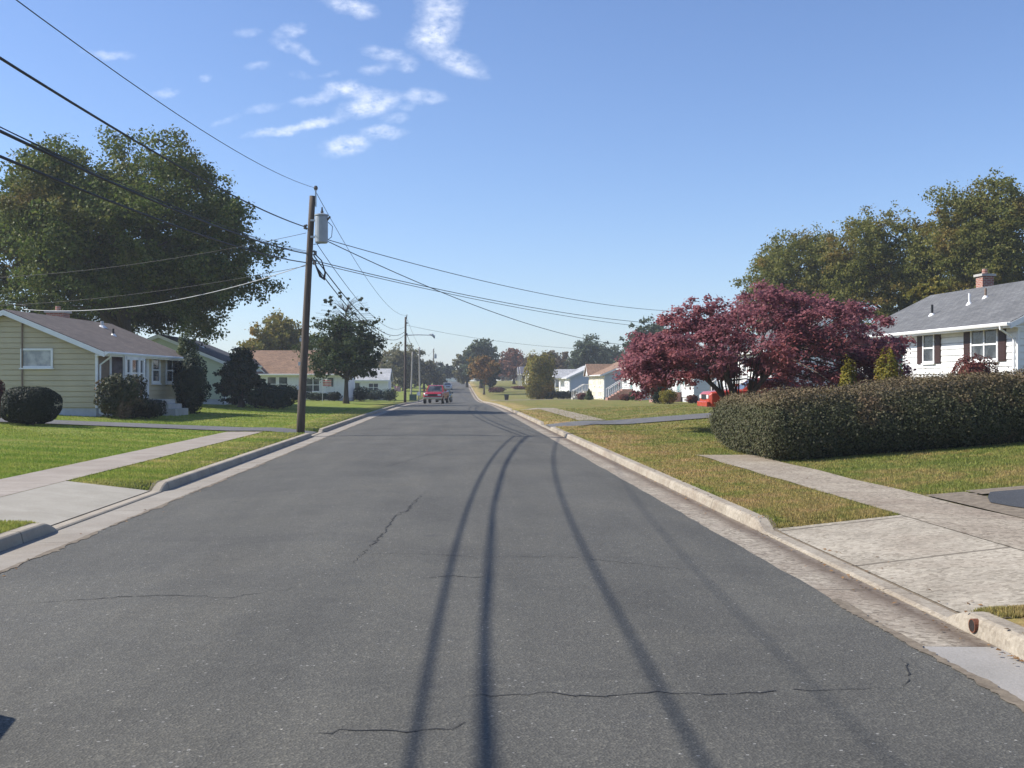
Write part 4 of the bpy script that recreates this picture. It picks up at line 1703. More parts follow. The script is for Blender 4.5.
# street lamp on the second pole
q = at2((ZP(335.3, 112) - zg2) / H2)
lamp = thing('street_lamp', 'street lamp on a long horizontal arm from the second pole', 'street lamp', q)
ln = 25 / FPX * 112
g = Geo()
g.tube([(.08, 0, 0), (ln * .5, 0, .05), (ln, 0, .02)], [.045, .04, .035], 8)
g.build('arm', M['galv'], lamp)
g = Geo()
g.tube([(ln - .1, 0, .08), (ln + .15, -.05, .06), (ln + .35, -.1, -.1), (ln + .42, -.12, -.32)], [.07, .13, .13, .06], 10)
g.build('lamp_head', M['tank'], lamp)


def along(label, a, b, sag, r, name='power_cable', mat='cable'):
    return wire(name, label, a, b, sag, r, mat)


along('thin top wire running on from the leaning pole to the lamp pole', P1(314, 188.5), at2(1.02), 1.1, .011, 'primary_wire')
along('upper thick cable running on from the leaning pole to the lamp pole', P1(314, 256), at2((ZP(331, 112) - zg2) / H2), 1.35, .022)
along('lower thick cable running on from the leaning pole to the lamp pole', P1(313, 262), at2((ZP(334, 112) - zg2) / H2), 1.45, .02)
along('thin wire from below the transformer to the lamp pole', P1(317, 244), at2((ZP(326, 112) - zg2) / H2), 1.3, .012, 'telephone_wire')
along('faint top wire from the lamp pole into the distance', at2(1.02), at5(1.01), 2.6, .014, 'primary_wire')
along('faint thick cable from the lamp pole into the distance', at2((ZP(331, 112) - zg2) / H2), at5(.8), 3.0, .025)
R6 = lambda py: (at6(0)[0] - .15, at6(0)[1], ZP(py, 77))
along('upper wire crossing the street from the transformer towards the maple', P1(327, 239.5), R6(311.5), .7, .013, 'service_wire')
X3, Y3 = PD(668, 84)
along('steepest wire crossing the street from the transformer down to a house', P1(327, 241), (X3, Y3, ZP(345, 84)), 1.15, .015, 'service_wire')
along('middle wire crossing the street from the leaning pole towards the maple', P1(316, 261), R6(325), .58, .014, 'service_wire')
along('lower wire crossing the street from the leaning pole towards the maple', P1(315, 263), R6(331), .5, .012, 'service_wire')
X4, Y4 = PD(622, 118)
along('faint wire crossing the street from the lamp pole', at2((ZP(325, 112) - zg2) / H2), (X4, Y4, ZP(350, 118)), .6, .014, 'service_wire')
# drops to the houses on the left
l1w = l1.o.matrix_world if False else Matrix.Translation(l1.o.location) @ Matrix.Rotation(l1.o.rotation_euler.z, 4, 'Z')
tgt = l1w @ Vector((3.0, 10.0 + .06, 3.6))
along('pale cable drooping from the leaning pole to the olive house', P1(305.5, 265), tuple(l1w @ Vector((3.65, 8.6, 4.35))), .55, .014, 'service_wire', 'cable_white')
along('upper thin service wire from the leaning pole running left over the lawn', P1(306, 233), (-24, 47, 6.2), .5, .008, 'service_wire')
along('lower thin service wire from the leaning pole running left over the lawn', P1(305.5, 266), (-24, 46, 5.0), .5, .008, 'service_wire')
# loops hanging at the pole
g = Geo()
q = P1(313, 258)
g.tube([(q[0], q[1] - .15, q[2]), (q[0] + .15, q[1] - .2, q[2] - .35), (q[0] + .27, q[1] - .18, q[2] - .62), (q[0] + .38, q[1] - .15, q[2] - .72), (q[0] + .42, q[1] - .1, q[2] - .5), (q[0] + .3, q[1] - .1, q[2] - .1), (q[0] + .1, q[1] - .1, q[2] + .1)], [.02, .03, .05, .06, .03, .02, .02], 7)
o = g.build('splice_case', M['cable'], None, True)
tag(o, 'black cable splice drooping just right of the leaning pole', 'cable')
g = Geo()
q = P1(328, 222)
e = P1(327, 240)
g.tube([q, (q[0] + .15, q[1], q[2] - .15), (q[0] + .12, q[1], q[2] - .5), (e[0] - .1, e[1], e[2] - .1), (e[0] - .45, e[1], e[2] - .15)], .012, 5)
o = g.build('jumper_wire', M['cable'], None, True)
tag(o, 'short looped wire on the right of the transformer', 'wire')


# ================================================================== TREES
def big(*a, **k): return tree(*a, **k)


tree('oak_tree', 'huge dark oak with browning left side behind the olive house', 124, 67, 131, 352, 282, 'oak', 300, 190000, .19, .55, 8, 'full',
     rc=1.4, power=3.6, nlimb=60, split=3.2, group=None, depth=.95, fill=.5)
tree('round_tree', 'round yellow-green tree behind the tan roofed white house', 278, 128, 311, 382, 74, 'golden', 78, 18000, .36, .3, 6)
tree('yard_tree', 'dark green yard tree with a thin airy top on the left lawn', 346, 90, 309, 386, 86, 'yard', 95, 18000, .22, .2, 7, 'full', wisps=(290, 80), split=2.2, fill=.45, nlimb=40)
tree('bare_tree', 'pale half-bare tree behind the lamp pole', 404, 212, 345, 398, 58, 'olive', 102, 13000, .5, .3, 8, shape='vase')
tree('leafy_tree', 'mixed olive tree right of the pale grey poles', 424, 228, 360, 398, 40, 'olive', 61, 8000, .55, .25, 9)
tree('leafy_tree', 'brownish tree between the lamp pole and the white house', 386, 235, 355, 398, 40, 'brown', 54, 5200, .55, .25, 10)
tree('leafy_tree', 'dark green tree left of the far end of the street', 442, 292, 361, 394, 32, 'dark', 51, 4800, .6, .25, 11)
tree('leafy_tree', 'low olive tree behind the parked red truck', 430, 262, 369, 398, 32, 'olive', 44, 4400, .55, .22, 12)
tree('tall_tree', 'tall rounded green tree on the right of the far street', 481, 236, 336, 392, 40, 'greygreen', 68, 12000, .5, .35, 13)
tree('tall_tree', 'shorter olive tree just left of the tall rounded green tree', 467, 248, 347, 391, 28, 'olive', 51, 7200, .55, .3, 14)
tree('orange_tree', 'orange autumn tree with dark trunk at the right kerb', 484, 192, 354, 384, 40, 'orange', 57, 6000, .42, .16, 15)
tree('leafy_tree', 'dark green tree between the orange tree and the russet tree', 490, 206, 363, 393, 24, 'dark', 51, 7200, .45, .2, 16)
tree('russet_tree', 'round russet-red autumn tree above the slate-blue roof', 514, 268, 346, 390, 44, 'russet', 68, 10400, .55, .3, 17)
tree('leafy_tree', 'brown tree behind the golden column tree', 546, 250, 348, 394, 48, 'brown', 64, 9200, .55, .3, 18)
tree('leafy_tree', 'low brown tree right of the russet tree', 533, 290, 352, 394, 40, 'brown', 51, 4400, .6, .3, 19)
tree('tall_tree', 'tall grey-green tree behind the pale blue house', 588, 215, 332, 392, 48, 'greygreen', 74, 13000, .4, .3, 20)
tree('leafy_tree', 'brown-green tree left of the tall grey-green tree', 567, 235, 347, 394, 42, 'brown', 57, 8400, .55, .3, 21)
tree('leafy_tree', 'blue-green tree behind the tan roofed raised house', 614, 240, 345, 394, 46, 'greygreen', 57, 8400, .55, .3, 22)
tree('leafy_tree', 'green tree rising behind the left tip of the red maple', 652, 152, 310, 384, 58, 'greygreen', 85, 10400, .38, .3, 23)
tree('leafy_tree', 'small green tree above the white chimney', 632, 195, 334, 388, 36, 'greygreen', 44, 4400, .45, .25, 24)
for k, (px, d, yt, w, lm, lab) in enumerate([(440, 480, 369, 26, 'brown', 'hazy brown tree at the far left of the road end'),
                                             (452, 520, 366, 30, 'greygreen', 'hazy grey-green tree over the tiny white house'),
                                             (466, 470, 370, 26, 'olive', 'hazy olive tree at the far right of the road end'),
                                             (425, 420, 369, 34, 'olive', 'hazy olive tree left of the far pole'),
                                             (503, 400, 366, 40, 'brown', 'hazy brown tree behind the slate-blue roof'),
                                             (372, 330, 360, 46, 'olive', 'hazy olive tree beyond the pale roofed house'),
                                             (560, 360, 356, 60, 'brown', 'hazy brown tree far behind the pale blue house'),
                                             (330, 300, 345, 70, 'greygreen', 'hazy green tree far behind the yard tree')]):
    tree('distant_tree', lab, px, d, yt, 386, w, lm, 26, 2000, .9, .3, 40 + k, group='hazy distant trees')
tree('oak_tree', 'olive-brown oak, leftmost of the three behind the white house', 797, 88, 231, 345, 122, 'oakright', 150, 46000, .19, .35, 31, 'full', rc=1.2, power=3.0, nlimb=34, fill=.42)
tree('oak_tree', 'olive-brown oak, middle of the three behind the white house', 884, 84, 203, 345, 146, 'oakright', 180, 60000, .19, .4, 32, 'full', rc=1.2, power=3.0, nlimb=40, fill=.42)
tree('oak_tree', 'olive-brown oak, tallest and rightmost of the three behind the white house', 985, 78, 173, 335, 150, 'oakright', 230, 80000, .19, .45, 33, 'full', rc=1.25, power=3.0, nlimb=46, fill=.42)
tree('leafy_tree', 'golden orange young tree peeping over the grey roof', 932, 66, 272, 330, 40, 'golden', 40, 5200, .22, .14, 34)


def far_wood():
    rg = np.random.default_rng(77)
    cl = []
    px = -140
    while px < 1180:
        d = rg.uniform(330, 560)
        X, Y = PD(px, d)
        wpx = rg.uniform(22, 44)
        if not 448 < px < 462:
            zt = ZP(rg.uniform(360, 371), d)
            zb = zroad(Y)
            R_ = wpx / FPX * d / 2
            for k in range(9):
                t = rg.uniform(.15, .85)
                cl.append((X + rg.uniform(-.7, .7) * R_, Y + rg.uniform(-.7, .7) * R_, zb + (zt - zb) * t, R_ * rg.uniform(.3, .5)))
        px += wpx * .62
    cl = np.array(cl)
    o = crown_leaves(cl, 42000, 1.3, LM['brown'], None, name='far_wood', flat=.9)
    tag(o, 'hazy brown-green line of far woods behind the houses', 'woods', kind='stuff')


far_wood()


def red_maple():
    X, Y = PD(738, 35)
    X2, Y2 = PD(768, 35)
    zb = terr(X, Y)
    o = thing('maple_tree', 'spreading dark red japanese maple behind the hedge', 'tree', (X, Y, zb))
    rg = np.random.default_rng(5)
    # layered flat pads; outline measured against the tree: left tip low, dome high in the middle
    cl = []
    xl, xr = -3.35, 5.1
    for i in range(300):
        u = rg.uniform(-1, 1)
        x = (xl + xr) / 2 + (xr - xl) / 2 * u
        v = rg.uniform(-1, 1)
        y = v * 3.4 * math.sqrt(max(0, 1 - u * u * .8))
        rad = min(1.0, math.sqrt(u * u + (v * .8) ** 2))
        ztop = (5.05 - zb) - 1.55 * rad ** 2.4 - (.55 * max(0, -u - .35)) + .12 * math.sin(5 * x + 2 * y)
        zlow = 1.05 + (.62 if u < -.25 else 0) - (.55 if u < -.8 and abs(v) < .3 else 0)
        tt = rg.uniform() ** .85
        z = zlow + (ztop - zlow) * tt
        cl.append((x, y, z - .18, rg.uniform(.34, .62)))
    cl = np.array(cl)
    g = Geo()
    rr = random.Random(2)
    for s in range(5):
        ang = s * 1.257 + .4
        dirv = Vector((math.cos(ang), math.sin(ang) * .8, 0))
        pts = [Vector((.06 * math.cos(ang), .06 * math.sin(ang), -.2)), Vector((.16 * dirv.x, .16 * dirv.y, .5)), dirv * .65 + Vector((0, 0, 1.2)), dirv * 1.5 + Vector((0, 0, 2.0)), dirv * 2.5 + Vector((0, 0, 2.9))]
        g.tube(pts, [.12, .10, .08, .055, .02], 7)
    for i in range(0, 300, 2):
        c = Vector(cl[i, :3])
        ang = math.atan2(c.y / .8, c.x)
        k = round((ang - .4) / 1.257)
        ang2 = k * 1.257 + .4
        dirv = Vector((math.cos(ang2), math.sin(ang2) * .8, 0))
        r = min(2.2, math.hypot(c.x, c.y) * .45)
        zz = 1.2 + max(0, (r - .65)) * .95 if r > .65 else .5 + r * 1.08
        a = dirv * r + Vector((0, 0, zz))
        mid = a.lerp(c, .55) + Vector((rr.uniform(-.15, .15), rr.uniform(-.15, .15), .12))
        g.tube([a, mid, c], [.035, .02, .006], 5)
    g.build('trunk', M['bark_red'], o, True)
    crown_leaves(cl, 70000, .115, LM['maple'], o, flat=.42, up=1.0, w=.33, fill=.42, twig=26, spread=.2)


red_maple()

# ================================================================== HEDGE AND SHRUBS
def hedge():
    x0, x1, yf, yb = 6.54, 19.0, 21.45, 26.3
    o = thing('hedge', 'long clipped privet hedge beside the right sidewalk', 'hedge', (0, 0, 0))
    hgt = 1.36
    n = 100000
    # sample on a rounded box around the hedge
    area_front = (x1 - x0) * hgt * 1.6
    area_end = (yb - yf) * hgt * 2.2
    area_top = (x1 - x0) * 2.2
    w = np.array([area_front, area_end, area_top])
    face = RNG.choice(3, size=n, p=w / w.sum())
    u, v = RNG.uniform(size=n), RNG.uniform(size=n)
    X = np.empty(n); Y = np.empty(n); H = np.empty(n)
    nr = np.zeros((n, 3))
    f = face == 0
    X[f] = x0 + (x1 - x0) * u[f]; Y[f] = yf; H[f] = hgt * v[f]; nr[f] = (0, -1, .15)
    f = face == 1
    X[f] = x0; Y[f] = yf + (yb - yf) * u[f]; H[f] = hgt * v[f]; nr[f] = (-1, 0, .15)
    f = face == 2
    X[f] = x0 + (x1 - x0) * u[f]; Y[f] = yf + (yb - yf) * v[f] * .75; H[f] = hgt; nr[f] = (0, 0, 1)

    def shape(X, Y, H):
        """round off the box: pull corners in, bulge the waist, undercut the foot"""
        cx, cy = 9.0, (yf + yb) / 2
        t = H / hgt
        bul = .26 * np.sin(np.clip(t, 0, 1) * math.pi) - .10 * np.clip(t - .75, 0, 1) * 4 * .6 - .12 * np.clip(.18 - t, 0, 1) * 5
        lx = np.clip((9.0 - X) / (9.0 - x0), 0, 1)
        fy = (Y - cy) / ((yb - yf) / 2)
        # round vertical corners
        rr = np.maximum((lx ** 8 + np.abs(fy) ** 8), 1e-9) ** .125
        sc = np.where(lx > .0, 1 / np.maximum(rr, 1.0), 1.0)
        X2 = np.where(X < 9.0, 9.0 - (9.0 - X) * sc - lx * bul, X)
        Y2 = cy + (Y - cy) * np.where(X < 9.0, sc, 1.0) + fy * bul
        und = .07 * np.sin(X * 1.9 + 1) + .05 * np.sin(X * 3.7 + H * 3) + .05 * np.sin(Y * 2.9 + H * 4) + .03 * np.sin(X * 9.1 + H * 6)
        H2 = H * (1 + .03 * np.sin(X * 1.3)) - .12 * np.clip(lx - .6, 0, 1) * 2 * (H > hgt * .9)
        return X2 - und * .4 * lx, Y2 + und * .7 * np.sign(fy), H2 + und * .35 * (t > .9)
    X, Y, H = shape(X, Y, H)
    jit = RNG.normal(0, .04, (n, 3)) * np.where(RNG.uniform(size=(n, 1)) < .06, 2.2, 1.0)
    Z = np.array([terr(x, y) for x, y in zip(X, Y)]) + np.clip(H, .05, 9) + (H < .12) * RNG.uniform(0, .12, n)
    c = np.stack([X, Y, Z], 1) + jit - nr * (np.abs(RNG.normal(0, .07, n)) - .03)[:, None]
    nrm = nr + unit(n) * .75
    # core
    cv, cf = [], []
    nx, nz = 40, 6
    sec = []
    gx = np.linspace(x0 + .0, x1, nx + 1)
    ringpts = [(0, 0), (0, .25), (0, .5), (0, .75), (0, 1), (.25, 1), (.5, 1), (.75, 1), (1, 1), (1, .6), (1, .2), (1, 0)]
    for x in gx:
        for (b, h) in ringpts:
            xx, yy, hh_ = shape(np.array([x]), np.array([yf + (yb - yf) * b]), np.array([hgt * h]))
            cyy = (yf + yb) / 2
            px_ = float(xx[0]); py_ = cyy + (float(yy[0]) - cyy) * .955
            px_ = px_ + (.1 if x < 8 else 0)
            cv.append((px_, py_, terr(px_, py_) + float(hh_[0]) * .95))
    k = len(ringpts)
    for i in range(nx):
        for j in range(k - 1):
            a = i * k + j
            cf.append((a, a + 1, a + k + 1, a + k))
    cf.append(tuple(range(k)))
    ob = leaves_mesh('foliage', c, RNG.uniform(.028, .062, n), nrm, LM['hedge'], o, w=.36)
    g = Geo()
    g.v = cv
    g.f = cf
    g.build('twigs', LM['hedgecore'], o)


hedge()
shrub('globe_shrub', 'large dark clipped round shrub on the left lawn', 31, 34.8, 387, 426, 53, 'globe', 12000, .06, .05, .72)
shrub('shrub', 'reddish shrub cut by the left picture edge beside the round shrub', -9, 35.2, 376, 425, 24, 'redbush', 3000, .09, .12)
shrub('shrub', 'loose shrub with tan flower heads before the bay window', 122, 42.2, 375, 414, 47, 'rhodo', 4500, .12, .2)
shrub('shrub', 'low dark shrub beside the concrete steps of the olive house', 148, 43.2, 399, 415, 34, 'globe', 2200, .08, .15)
shrub('conifer', 'dark upright conifer at the far corner of the olive house', 191, 50.5, 356, 411, 33, 'conifer', 6500, .12, .25, 1.0, cat='tree')
shrub('conifer', 'narrow light green arborvitae behind the dark upright conifer', 187, 52.5, 331, 411, 22, 'arbor', 4200, .11, .2, .9, cat='tree')
tree('spruce_tree', 'broad dark spruce covering the pale green house', 241, 64, 346, 409, 66, 'conifer', 150, 20000, .15, .16, 61, 'cone', rc=.5, power=2.6, split=.5, nlimb=30, flat=.6)
shrub('shrub', 'wide low dark juniper left of the leaning pole', 272, 64, 385, 410, 54, 'conifer', 3800, .14, .2, .85)
shrub('shrub', 'low dark shrub under the white house left of the yard tree trunk', 318, 100, 393, 403, 22, 'conifer', 1500, .14, .2)
shrub('shrub', 'ragged dark shrub between the leaning pole and the white house windows', 297, 98, 386, 405, 26, 'conifer', 1800, .15, .25)
shrub('shrub', 'dark shrub beyond the yard tree trunk before the pale roofed house', 361, 112, 387, 402, 18, 'dark', 1400, .15, .25)
shrub('shrub', 'small dark shrub just right of the yard tree trunk', 334, 101, 392, 403, 14, 'globe', 1200, .14, .2)
shrub('shrub', 'dark ragged shrub under the windows of the pale roofed house', 376, 132, 390, 402, 20, 'conifer', 1400, .18, .25)
shrub('shrub', 'dark shrub right of the pale roofed house', 390, 134, 389, 402, 14, 'dark', 1100, .18, .25)
shrub('dome_shrub', 'dome of reddish leaves under the double window', 974, 35.2, 355, 382, 45, 'redbush', 3800, .07, .1, .85)
shrub('shrub', 'yellow-green rounded shrub behind the hedge at the right edge of the maple', 888, 31.2, 351, 390, 27, 'yellowbush', 3200, .07, .22, 1.0)
shrub('shrub', 'smaller yellow-orange shrub between the hedge and the maple', 848, 31.0, 360, 390, 18, 'yellowbush', 2400, .07, .22, 1.0)
shrub('column_tree', 'golden-green column tree like a tall bush left of the pale blue house', 540, 150, 354, 401, 31, 'golden', 5200, .3, .22, .75, cat='tree')
shrub('spruce_tree', 'small blue spruce at the corner of the pale blue house', 549, 152, 375, 401, 16, 'bluespruce', 1800, .22, .15, cat='tree', shape='cone')
shrub('shrub', 'dark shrub below the white front of the pale blue house', 561, 152, 391, 401, 14, 'dark', 1100, .18, .2)
shrub('shrub', 'reddish-green shrub before the side steps of the pale blue house', 571, 150, 391, 401, 14, 'rhodo', 1100, .18, .2)
shrub('shrub', 'pointed green shrub before the cream-fronted house', 589, 122, 389, 401, 11, 'arbor', 1100, .15, .2, shape='cone')
shrub('shrub', 'russet shrub left of the pointed green shrub', 582, 123, 393, 401, 10, 'redbush', 900, .15, .2)
shrub('shrub', 'red shrub at the foot of the teal door steps', 626, 100, 394, 402, 14, 'redbush', 1000, .13, .2)
shrub('shrub', 'dark green shrub at the corner of the raised white house', 636, 99, 391, 402, 14, 'dark', 1100, .13, .2)
shrub('shrub', 'bright yellow shrub below the tip of the maple', 668, 78, 390, 404, 17, 'yellowbush', 1600, .11, .2)
shrub('shrub', 'dark evergreen shrub behind the bright yellow shrub', 660, 80.5, 375, 404, 22, 'conifer', 2200, .13, .2)
shrub('shrub', 'rusty low shrub beside the brick steps', 692, 78, 395, 404, 12, 'redbush', 900, .11, .2)
shrub('shrub', 'wine-red shrub before the far porch', 520, 222, 386, 396, 16, 'redbush', 1000, .25, .2)
shrub('shrub', 'purple-red shrub left of the far porch', 497, 205, 387, 395, 16, 'redbush', 1000, .25, .2)


# ================================================================== VEHICLES
def loft(stations, name, mat, parent, smooth=True):
    """stations: (y, [(x,z)...] half profile from bottom centre to top centre) mirrored"""
    g = Geo()
    k = None
    for y, prof in stations:
        full = [(x, z) for x, z in prof] + [(-x, z) for x, z in reversed(prof)]
        k = len(full)
        g.v += [(x, y, z) for x, z in full]
    for i in range(len(stations) - 1):
        for j in range(k):
            a, b = i * k + j, i * k + (j + 1) % k
            g.f.append((a, b, b + k, a + k))
    g.f.append(tuple(reversed(range(k))))
    e = (len(stations) - 1) * k
    g.f.append(tuple(e + j for j in range(k)))
    return fix_normals(g.build(name, mat, parent, False))


def wheel(parent, x, y, r, w):
    s = 1 if x > 0 else -1
    g = Geo()
    g.tube([(x - s * w / 2, y, r), (x - s * w / 2 * .6, y, r), (x + s * w / 2 * .6, y, r), (x + s * w / 2, y, r)], [r * .93, r, r, r * .93], 20)
    wh = g.build('wheel', M['rubber'], parent)
    g = Geo()
    g.tube([(x + s * (w / 2 - .01), y, r), (x + s * (w / 2 + .012), y, r)], [r * .62, r * .56], 16)
    g.build('rim', M['rim'], wh)


def car(name, label, cat, loc, rz, paintm, kind='sedan', group=None):
    """front towards -y"""
    o = thing(name, label, cat, loc, rz, group)
    W = .88 if kind != 'pickup' else .94
    sz = {'sedan': (4.5, .62, .92, 1.42), 'pickup': (5.1, .82, 1.12, 1.78)}[kind]
    Ln, zm, zh, zr = sz
    zb = .24 if kind == 'sedan' else .42

    def sec(w, z0, z1, y):
        return (y, [(0, z0), (w * .92, z0), (w, z0 + .08), (w * 1.0, (z0 + z1) / 2), (w * .985, z1 - .06), (w * .90, z1), (0, z1 + .015)])
    st = [sec(W * .86, zb + .1, zh - .18, 0), sec(W * .97, zb, zh - .08, .12), sec(W, zb, zh - .02, .7), sec(W, zb, zh + .02, 1.35)]
    if kind == 'sedan':
        st += [sec(W, zb, zh + .02, 3.5), sec(W * .99, zb, zh + .03, 4.1), sec(W * .92, zb + .08, zh - .05, Ln)]
    else:
        st += [sec(W, zb, zh + .02, 3.0), sec(W, zb, zh + .06, 3.05), sec(W, zb, zh + .06, 5.0), sec(W * .98, zb + .05, zh + .05, Ln)]
    body = loft(st, 'body', paintm, o)
    bevel(body, .02, 2)
    # cabin
    if kind == 'sedan':
        ys = [(1.3, zh, 0), (2.05, zr - .03, 1), (3.1, zr, 1), (3.95, zh + .02, 0)]
    else:
        ys = [(1.45, zh, 0), (2.0, zr - .03, 1), (2.85, zr, 1), (3.02, zh, 0)]
    wb, wt = W * .93, W * .74
    g = Geo()
    y0, y1, y2, y3 = [q[0] for q in ys]
    B = [(-wb, y0, zh - .02), (wb, y0, zh - .02), (wb, y3, zh - .02), (-wb, y3, zh - .02)]
    T = [(-wt, y1, zr - .03), (wt, y1, zr - .03), (wt, y2, zr), (-wt, y2, zr)]
    g.v += B + T
    for f in ((0, 1, 5, 4), (1, 2, 6, 5), (2, 3, 7, 6), (3, 0, 4, 7), (4, 5, 6, 7)):
        g.f.append(f)
    cab = fix_normals(g.build('cabin', paintm, o))

    # glass panels set just proud of the cabin faces
    def panel(nm, i, j, k, l, inset, out):
        P = [Vector(g.v[q]) for q in (i, j, k, l)]
        c = sum(P, Vector()) / 4
        nrm = (P[1] - P[0]).cross(P[3] - P[0]).normalized()
        if nrm.dot(c - Vector((0, (y1 + y2) / 2, zh))) < 0: nrm = -nrm
        Q = [c + (p - c) * inset + nrm * out for p in P]
        gg = Geo()
        gg.quad(*[tuple(q) for q in Q])
        gg.build(nm, M['glass'], cab)
    panel('windscreen', 0, 1, 5, 4, .86, .008)
    panel('side_window', 1, 2, 6, 5, .80, .008)
    panel('side_window', 3, 0, 4, 7, .80, .008)
    panel('rear_window', 2, 3, 7, 6, .84, .008)
    r = .32 if kind == 'sedan' else .39
    for x in (-W + .07, W - .07):
        for y in (.85, Ln - .95):
            wheel(o, x, y, r, .22)
    for x in (-W * .68, W * .68):
        g2 = Geo()
        g2.box(x - .16, x + .16, -.012, .10, zh - .34, zh - .2)
        g2.build('headlight', M['lamp_glass'], o)
        g2 = Geo()
        g2.box(x - .12, x + .12, Ln - .04, Ln + .012, zh - .34, zh - .16)
        g2.build('tail_light', M['binred'], o)
    g2 = Geo()
    g2.box(-W * .45, W * .45, -.014, .06, zh - .38, zh - .18)
    g2.build('grille', M['blackmetal'], o)
    for yy, nm in ((-.09, 'bumper'), (Ln - .03, 'bumper')):
        g2 = Geo()
        g2.box(-W * .95, W * .95, yy, yy + .12, zb + .02, zb + .22)
        bevel(g2.build(nm, M['chrome'] if kind == 'pickup' else paintm, o), .02, 2)
    for s in (-1, 1):
        g2 = Geo()
        g2.box(s * (W + .02) - .0 if s > 0 else -(W + .20), s * (W + .2) if s > 0 else -(W + .02), 1.55, 1.63, zh + .08, zh + .24)
        g2.build('mirror', paintm, o)
    return o


X, Y = PD(432.6, 103)
tk = car('pickup_truck', 'red pickup truck coming towards the camera on the left of the road', 'truck', (X, Y, crown_z(X, Y) + .01), D2R(-7), M['car_red'], 'pickup')
X, Y = PD(443.2, 124)
car('parked_car', 'dark teal car just behind the red pickup truck', 'car', (X, Y, crown_z(X, Y) + .01), D2R(-2), M['car_dark'], 'sedan')
X, Y = PD(448, 228)
car('parked_car', 'tiny white car far up the road', 'car', (X, Y, crown_z(X, Y) + .01), D2R(2), M['car_white'], 'sedan')
pc = car('parked_car', 'dark grey car parked against the left kerb, its bonnet shadow on the asphalt', 'car', (-3.85, 5.86, zroad(5.9) + .02), math.pi, M['tank'], 'sedan')
pc.scale = (.93, .93, .93)
# orange-red car nosing out from behind the hedge, in the driveway
X, Y = PD(704, 42.8)
car('parked_car', 'orange-red car half hidden behind the left end of the hedge', 'car', (X, Y, terr(X + 2, Y) + .05), D2R(-90), M['car_orange'], 'sedan')


# ================================================================== SMALL THINGS
def mailbox():
    X, Y = PD(418.6, 133)
    o = thing('mailbox', 'white mailbox on a short post near the red pickup truck', 'mailbox', (X, Y, zroad(Y) + KH))
    g = Geo()
    g.box(-.06, .06, -.06, .06, -.1, .75)
    g.build('post', M['pole_grey'], o)
    g = Geo()
    pr = [(-.2, .75)] + [(-.2 * math.cos(math.pi * k / 8), 1.0 + .2 * math.sin(math.pi * k / 8)) for k in range(9)] + [(.2, .75)]
    g.prism(pr, 'y', -.35, .35)
    fix_normals(g.build('box', M['trim'], o))


mailbox()


def bin_():
    X, Y = PD(506.5, 150)
    o = thing('rubbish_bin', 'black rubbish bin standing on the grass by the right kerb', 'bin', (X, Y, terr(X, Y)))
    g = Geo()
    b = [(-.24, -.24, 0), (.24, -.24, 0), (.24, .24, 0), (-.24, .24, 0)]
    t = [(-.31, -.31, .68), (.31, -.31, .68), (.31, .31, .68), (-.31, .31, .68)]
    g.v += b + t
    g.f += [(3, 2, 1, 0), (4, 5, 6, 7), (0, 1, 5, 4), (1, 2, 6, 5), (2, 3, 7, 6), (3, 0, 4, 7)]
    bevel(g.build('body', M['binblack'], o), .03)
    g = Geo()
    g.box(-.33, .33, -.33, .33, .681, .74)
    bevel(g.build('lid', M['binblack'], o), .02)


bin_()


def flag(label, px, d, ytop, w, h, mat, lean=.35):
    X, Y = PD(px, d)
    zg = terr(X, Y)
    zt = ZP(ytop, d) - zg
    o = thing('flag', label, 'flag', (X, Y, zg))
    g = Geo()
    g.tube([(0, 0, -.1), (0, 0, zt + .15)], .025, 6)
    g.build('flagpole', M['galv'], o)
    g = Geo()
    n = 8
    for i in range(n + 1):
        x = w * i / n
        yy = .08 * math.sin(i * 1.1)
        g.v += [(x + .03, yy, zt - .1 * x), (x + .03, yy + .02, zt - h - .1 * x)]
    for i in range(n):
        g.f.append((2 * i, 2 * i + 1, 2 * i + 3, 2 * i + 2))
    g.build('cloth', M[mat], o, True)
    return o


flag('faded red and white striped flag left of the yard tree trunk', 322.5, 97, 379, .75, .62, 'flag')
flag('small red and white striped flag left of the lamp pole', 394, 150, 386, .9, .7, 'flag')
X, Y = PD(413, 150)
o = thing('utility_box', 'low green utility box on the verge behind the lamp pole', 'utility box', (X, Y, terr(X, Y)))
g = Geo()
g.box(-.5, .5, -.4, .4, 0, .75)
bevel(g.build('cabinet', M['boxgreen'], o), .03)
g = Geo()
g.prism([(-.54, .751), (.54, .751), (.5, .83), (-.5, .83)], 'y', -.44, .44)
fix_normals(g.build('lid', M['boxgreen'], o))


# ================================================================== AIR
def haze():
    g = Geo()
    g.box(-920, 920, -20, 1010, -2.2, 26)
    o = fix_normals(g.build('haze', None))
    m = bpy.data.materials.new('haze_air')
    m.use_nodes = True
    nt = m.node_tree
    nt.nodes.clear()
    out = N(nt, 'ShaderNodeOutputMaterial')
    v = N(nt, 'ShaderNodeVolumePrincipled')
    v.inputs['Color'].default_value = (.86, .92, 1.0, 1)
    v.inputs['Density'].default_value = HAZE
    v.inputs['Anisotropy'].default_value = .2
    L(nt, v.outputs[0], out.inputs['Volume'])
    o.data.materials.append(m)
    tag(o, kind='stuff')


HAZE = .0005
if HAZE > 0: haze()

# ================================================================== LIGHT, SKY, CAMERA
SUNV = Vector((-1.2, .17, 1.0)).normalized()
el = math.asin(SUNV.z)
az = math.atan2(SUNV.x, SUNV.y)     # clockwise from +Y
sun = bpy.data.lights.new('sun', 'SUN')
sun.energy = 4.2
sun.angle = D2R(.53)
sun.color = (1.0, .945, .86)
so = bpy.data.objects.new('sun', sun)
COL.objects.link(so)
so.rotation_euler = (-SUNV).to_track_quat('-Z', 'Y').to_euler()
so.location = (-60, 10, 60)

